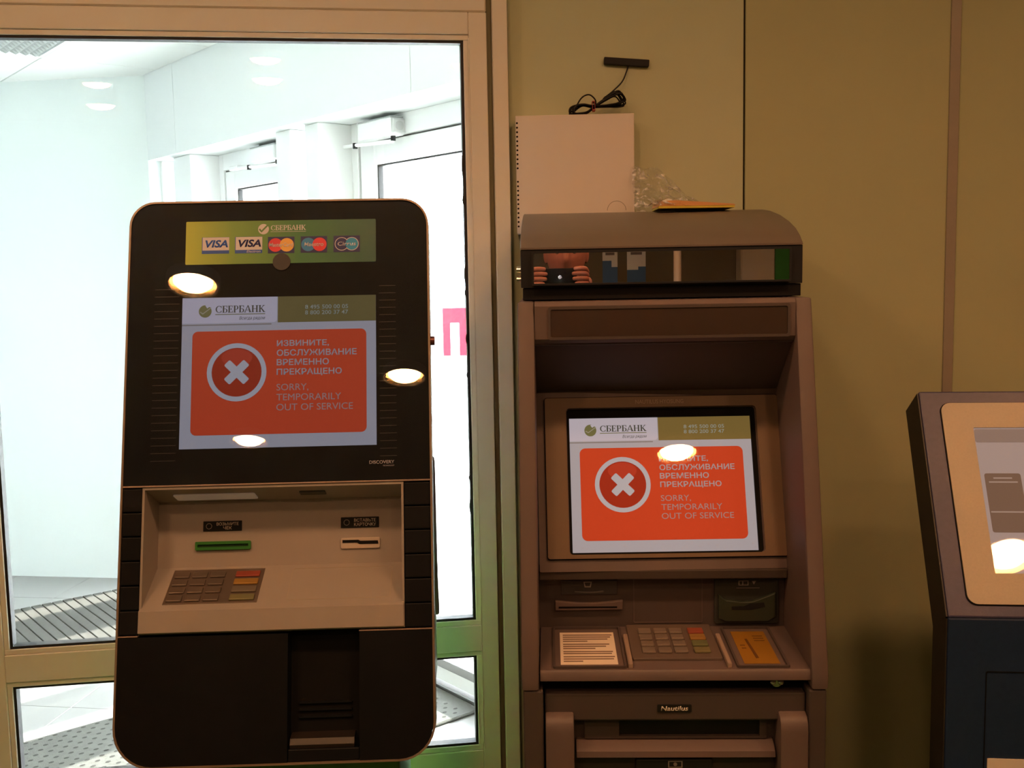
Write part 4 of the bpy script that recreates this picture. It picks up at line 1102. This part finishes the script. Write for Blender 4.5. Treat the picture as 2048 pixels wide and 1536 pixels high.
bq.tube(smooth_path([(-0.070, -0.045, -0.098), (-0.070, -0.048, -0.085), (-0.083, -0.050, -0.074), (-0.099, -0.050, -0.080), (-0.112, -0.050, -0.100), (-0.118, -0.045, -0.112), (-0.110, -0.045, -0.1145)], 6), 0.0016, 6)
bq.tube(smooth_path([(-0.050, -0.032, -0.078), (-0.035, -0.036, -0.070), (-0.016, -0.036, -0.068), (-0.009, -0.038, -0.078), (-0.013, -0.040, -0.090)], 6), 0.0016, 6)
bq.obj('cable_coil', black_plastic, ant, smooth=True)
bq = B()
bq.ring([(-0.0775 + 0.0, -0.0985 + 0.010), (-0.0715, -0.0985 + 0.010), (-0.0705, -0.0985 - 0.009), (-0.0765, -0.0985 - 0.009)], [(-0.0768, -0.0985 + 0.0085), (-0.0722, -0.0985 + 0.0085), (-0.0712, -0.0985 - 0.0075), (-0.0758, -0.0985 - 0.0075)], 'y', -0.060, -0.030)
bq.obj('cable_tie', mat('red_tie', (0.45, 0.05, 0.06), 0.5), ant)
# crumpled clear bag and an orange packet on the hood
bag = tag(empty('plastic_bag', (0.27, 2.20, 1.621), 0), 'crumpled clear plastic bag slumped on the hood beside the white box', 'bag')
film = thin_glass('bag_film', (0.985, 0.985, 0.97), 1.30, rough=0.16, bump=0.6, boost=0.12, painted_sheen=0.2)
bq = B()
NU, NV = 44, 26
grid = []
for i in range(NU + 1):
    row = []
    u = i / NU
    top = 0.100 - 0.012 * u if u < 0.30 else 0.0965 * (1 - ((u - 0.30) / 0.70)) ** 1.05 + 0.002
    for j in range(NV + 1):
        v = j / NV
        x = -0.085 + u * 0.165
        z = v * top
        y = 0.10 * v ** 0.8 - 0.02 + 0.004 * math.sin(u * 22 + v * 6)
        nv = noise.noise_vector(Vector((u * 7, v * 7, 1.3)))
        n2 = noise.noise_vector(Vector((u * 19, v * 15, 7.1)))
        k = min(1, v * 4)
        ridge = 0.012 * max(0, 1 - abs(u - (0.32 + 0.66 * (1 - v))) * 7)
        row.append(bq.bm.verts.new((x + nv.x * 0.006 * k, y + (nv.y * 0.022 + n2.y * 0.010) * k - ridge, max(0.0005, z + (nv.z * 0.007) * k))))
    grid.append(row)
for i in range(NU):
    for j in range(NV):
        bq.bm.faces.new((grid[i][j], grid[i + 1][j], grid[i + 1][j + 1], grid[i][j + 1]))
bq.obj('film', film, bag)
pk = tag(empty('packet', (0.286, 2.085, 1.6185), R(4)), 'thin orange packet lying on the hood under the plastic bag', 'packet')
B().prism([(-0.075, -0.05), (0.072, -0.045), (0.075, 0.05), (-0.070, 0.055)], 'z', 0.0, 0.004).obj('lower_sheet', mat('packet_yellow', (0.62, 0.50, 0.05), 0.5), pk)
B().prism([(-0.072, 0.0045), (0.074, 0.0045), (0.070, 0.0068), (-0.040, 0.0150), (-0.068, 0.0140)], 'y', -0.045, 0.05).obj('upper_sheet', mat('packet_orange', (0.66, 0.33, 0.13), 0.35), pk)
bq = B()
gl = []
for i in range(17):
    row = []
    for j in range(9):
        u, v = i / 16, j / 8
        nv = noise.noise_vector(Vector((u * 6, v * 5, 3.0)))
        row.append(bq.bm.verts.new((-0.092 + u * 0.075, -0.052 + v * 0.05, 0.004 + 0.014 * math.sin(math.pi * u) * math.sin(math.pi * v) + 0.006 * (nv.z + 0.5))))
    gl.append(row)
for i in range(16):
    for j in range(8):
        bq.bm.faces.new((gl[i][j], gl[i + 1][j], gl[i + 1][j + 1], gl[i][j + 1]))
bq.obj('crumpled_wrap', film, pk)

# white cable running down between post and grey machine
wc = tag(B().tube(smooth_path([(-0.066, 2.338, 1.02), (-0.060, 2.336, 0.98), (-0.055, 2.335, 0.88), (-0.054, 2.335, 0.74), (-0.056, 2.335, 0.5), (-0.056, 2.335, 0.02)]), 0.0025).obj('cable', mat('white_cable', (0.72, 0.70, 0.62), 0.5)), 'thin white cable running down the wall beside the grey machine', 'cable')

# ------------------------------------------------------------------ things at the back of the room, seen in the mirror strip
for (x0, x1), lab, kind in (((0.185, 0.280), 'white and blue leaflet on the back wall beside the photographer', 0), ((0.340, 0.458), 'white and blue leaflet on the back wall nearest the white pole', 1)):
    lf = tag(empty('leaflet', ((x0 + x1) / 2, -3.199, 1.40), R(180)), lab, 'leaflet', 'leaflets on the back wall')
    w = (x1 - x0) / 2
    B().box(-w, w, -0.002, 0, 0, 0.26).obj('sheet', mat('leaflet_white', (0.74, 0.70, 0.66), 0.6), lf)
    B().prism([(-w, 0), (w, 0), (w, 0.11 if kind else 0.17), (-w * 0.2, 0.11 if kind else 0.17), (-w * 0.2, 0.13), (-w, 0.13)], 'y', -0.0028, -0.002).obj('blue_block', mat('leaflet_blue', (0.05, 0.13, 0.28), 0.6), lf)
    B().box(-w * 0.6, w * 0.6, -0.0026, -0.002, 0.205, 0.222).obj('text_line', mat('leaflet_ink', (0.15, 0.13, 0.13), 0.6), lf)
pole = tag(B().cyl((0.57, -2.2, CEIL / 2 + 0.02), 'z', 0.021, CEIL + 0.04, 24).obj('pole', mat('pole_white', (0.85, 0.72, 0.62), 0.4)), 'white round pole standing in the room behind the photographer', 'pole')
dp = tag(empty('cupboard', (1.13, -3.0, 0), R(180)), 'tall pale cupboard against the back wall', 'cupboard')
B().box(-0.30, 0.105, -0.0, 0.198, 0.0, 2.1, bev=0.004).obj('body', mat('cupboard_pale', (0.62, 0.52, 0.42), 0.5), dp)
B().box(-0.095, 0.100, -0.018, -0.0005, 0.05, 2.05, bev=0.003).obj('door', MATS['cupboard_pale'], dp)
B().box(-0.296, -0.100, -0.018, -0.0005, 0.05, 2.05, bev=0.003).obj('door', mat('cupboard_green', (0.03, 0.22, 0.03), 0.5), dp)

# ------------------------------------------------------------------ the photographer, seen in the mirror strip, and the phone in their hands
skin = mat('skin', (0.50, 0.19, 0.135), 0.5, var=0.06, scale=20)
cloth = mat('dark_shirt', (0.10, 0.035, 0.03), 0.85, var=0.1)
jeans = mat('dark_trousers', (0.03, 0.035, 0.05), 0.9, var=0.1)
shoe_m = mat('black_shoe', (0.015, 0.013, 0.012), 0.5)

def skin_mesh(joints, edges, root, sub=2):
    me = bpy.data.meshes.new('k')
    names = list(joints)
    me.from_pydata([joints[n][0] for n in names], [(names.index(a), names.index(b_)) for a, b_ in edges], [])
    ob = bpy.data.objects.new('k', me)
    col.objects.link(ob)
    sm = ob.modifiers.new('s', 'SKIN')
    sm.use_smooth_shade = True
    sv = me.skin_vertices[0].data
    for i, n in enumerate(names):
        r_ = joints[n][1]
        sv[i].radius = r_ if isinstance(r_, tuple) else (r_, r_)
        sv[i].use_root = (n == root)
    md = ob.modifiers.new('d', 'SUBSURF')
    md.levels = md.render_levels = sub
    dg = bpy.context.evaluated_depsgraph_get()
    out_ = bpy.data.meshes.new_from_object(ob.evaluated_get(dg))
    bpy.data.objects.remove(ob)
    return out_

J = {'pelvis': ((0, -0.40, 0.94), (0.155, 0.11)), 'waist': ((0, -0.40, 1.08), (0.140, 0.10)), 'chest': ((0, -0.395, 1.25), (0.165, 0.11)), 'collar': ((0, -0.39, 1.37), (0.10, 0.075)),
     'neck': ((0, -0.365, 1.41), 0.056), 'skull': ((0, -0.330, 1.475), 0.055)}
E_ = [('pelvis', 'waist'), ('waist', 'chest'), ('chest', 'collar'), ('collar', 'neck'), ('neck', 'skull')]
for n, s_ in (('l', -1), ('r', 1)):
    J.update({'sh' + n: ((0.165 * s_, -0.39, 1.345), 0.062), 'el' + n: ((0.245 * s_, -0.215, 1.205), 0.043),
              'fa' + n: ((0.175 * s_, -0.145, 1.31), 0.037), 'wr' + n: (((0.100 if s_ > 0 else -0.135), -0.075, 1.415), 0.025),
              'hp' + n: ((0.09 * s_, -0.40, 0.86), 0.092), 'kn' + n: ((0.11 * s_, -0.38, 0.48), 0.060), 'an' + n: ((0.12 * s_, -0.41, 0.09), 0.040), 'to' + n: ((0.135 * s_, -0.27, 0.035), 0.036)})
    E_ += [('collar', 'sh' + n), ('sh' + n, 'el' + n), ('el' + n, 'fa' + n), ('fa' + n, 'wr' + n), ('pelvis', 'hp' + n), ('hp' + n, 'kn' + n), ('kn' + n, 'an' + n), ('an' + n, 'to' + n)]
    # palm and fingers close round the short edge of the phone
    ex = 0.040 if s_ > 0 else -0.075     # phone edge on this side
    base = Vector((ex + 0.038 * s_, -0.040, 1.455))
    J['pm' + n] = (tuple(base), (0.021, 0.013))
    J['pk' + n] = ((ex + 0.034 * s_, -0.022, 1.485), (0.022, 0.012))
    E_ += [('wr' + n, 'pm' + n), ('pm' + n, 'pk' + n)]
body = skin_mesh(J, E_, 'pelvis')
bm = bmesh.new()
bm.from_mesh(body)
fing = {'index': (1.513, 0.0), 'middle': (1.497, 0.006), 'ring': (1.480, 0.004), 'little': (1.464, -0.004)}
for n, s_ in (('l', -1), ('r', 1)):
    ex = 0.040 if s_ > 0 else -0.075
    for fn, (z, rch) in fing.items():
        rad = 0.0088 if fn != 'little' else 0.0074
        fj = {'a': ((ex + 0.036 * s_, -0.026, 1.470 + (z - 1.47) * 0.6), rad * 1.1), 'b': ((ex + 0.030 * s_, -0.001, z), rad), 'c': ((ex + 0.010 * s_, 0.0105, z + 0.001), rad * 0.95), 'd': ((ex - (0.012 + rch) * s_, 0.0085, z - 0.001), rad * 0.8)}
        fm = skin_mesh(fj, [('a', 'b'), ('b', 'c'), ('c', 'd')], 'a')
        bm.from_mesh(fm)
    tj = {'a': ((ex + 0.034 * s_, -0.046, 1.452), 0.0125), 'b': ((ex + 0.014 * s_, -0.036, 1.464), 0.0108), 'c': ((ex - 0.004 * s_, -0.0275, 1.474), 0.0095), 'd': ((ex - 0.020 * s_, -0.0245, 1.482), 0.0082)}
    bm.from_mesh(skin_mesh(tj, [('a', 'b'), ('b', 'c'), ('c', 'd')], 'a'))
# head: egg-shaped skull with brow, nose, lips, chin and ears
HC = Vector((0.0, -0.305, 1.566))
hb = bmesh.new()
bmesh.ops.create_uvsphere(hb, u_segments=40, v_segments=32, radius=1.0)
for v in hb.verts:
    x, y, z = v.co
    jaw = 1.0 - 0.30 * max(0, -z) ** 1.5
    px, py, pz = x * 0.074 * jaw, y * (0.094 - 0.010 * max(0, -z)), z * 0.118
    if y > 0:
        fx = x
        g = lambda cx, cz, sx, sz: math.exp(-((fx - cx) / sx) ** 2 - ((z - cz) / sz) ** 2)
        py += 0.032 * g(0, -0.20, 0.17, 0.17) + 0.012 * g(0, 0.02, 0.12, 0.20)          # nose
        py += 0.006 * (g(-0.38, 0.22, 0.26, 0.08) + g(0.38, 0.22, 0.26, 0.08))          # brow
        py -= 0.009 * (g(-0.38, 0.06, 0.17, 0.09) + g(0.38, 0.06, 0.17, 0.09))          # sockets
        py += 0.005 * (g(0, -0.46, 0.22, 0.05) + g(0, -0.55, 0.20, 0.05)) - 0.003 * g(0, -0.505, 0.26, 0.02)
        py += 0.008 * g(0, -0.80, 0.25, 0.15)                                           # chin
    v.co = HC + Vector((px, py, pz))
hm = bpy.data.meshes.new('h')
hb.to_mesh(hm)
hb.free()
bm.from_mesh(hm)
for s_ in (-1, 1):
    bmesh.ops.create_uvsphere(bm, u_segments=12, v_segments=10, radius=1.0, matrix=Matrix.Translation(HC + Vector((0.074 * s_, -0.008, 0.0))) @ Matrix.Rotation(R(20 * s_), 4, 'Z') @ Matrix.Diagonal((0.008, 0.018, 0.031, 1)))
me = bpy.data.meshes.new('person')
bm.to_mesh(me)
bm.free()
for q in (skin, cloth, jeans, shoe_m):
    me.materials.append(q)
for p_ in me.polygons:
    c = p_.center
    p_.use_smooth = True
    if c.z < 0.10:
        p_.material_index = 3
    elif c.z < 0.97:
        p_.material_index = 2
    elif c.y < -0.10 and c.z < 1.405 and not (c.y > -0.19 and c.z > 1.30):
        p_.material_index = 1
person = bpy.data.objects.new('person', me)
col.objects.link(person)
tag(person, 'person in a dark shirt holding up a phone, reflected in the mirror strip', 'person')
hr = bmesh.new()
bmesh.ops.create_uvsphere(hr, u_segments=32, v_segments=24, radius=1.0)
for v in list(hr.verts):
    x, y, z = v.co
    if (y > 0.15 and z < 0.55) or z < -0.35 or (y > -0.15 and z < 0.1):
        hr.verts.remove(v)
for v in hr.verts:
    x, y, z = v.co
    k = 1.07 + 0.02 * noise.noise(Vector((x * 6, y * 6, z * 6)))
    v.co = HC + Vector((x * 0.074 * k, y * 0.094 * k, z * 0.118 * k))
hx = B()
hx.bm.free()
hx.bm = hr
hx.obj('hair', mat('dark_hair', (0.02, 0.013, 0.009), 0.7, var=0.3), person, smooth=True)
for s_ in (-1, 1):
    B().sphere(HC + Vector((0.028 * s_, 0.0745, 0.007)), 0.0100, 16, 10).obj('eye', mat('eye_white', (0.34, 0.26, 0.23), 0.4), person, smooth=True)
    B().sphere(HC + Vector((0.028 * s_, 0.0800, 0.007)), 0.0055, 12, 8).obj('iris', mat('iris_brown', (0.05, 0.025, 0.015), 0.2), person, smooth=True)
    B().sphere(HC + Vector((0.030 * s_, 0.0835, 0.0265)), 0.010, 12, 8, (1.7, 0.5, 0.3)).obj('eyebrow', MATS['dark_hair'], person, smooth=True)
ph = tag(empty('phone', (-0.0175, -0.008, 1.485), 0), 'black phone held sideways by the photographer', 'phone')
B().prism(rrect(-0.0575, 0.0575, -0.0300, 0.0300, 0.009), 'y', -0.0060, 0.0050, bev=0.002).obj('body', black_plastic, ph, smooth=True)
B().cyl((0.0175, 0.0054, 0.015), 'y', 0.0042, 0.0008, 20).obj('lens', mat('lens_glass', (0.02, 0.02, 0.03), 0.1), ph)
B().prism(circle(0, 0, 0.0065, 20), 'y', 0.0050, 0.0053).obj('emblem', mat('emblem_silver', (0.65, 0.65, 0.68), 0.15, metal=1.0), ph)
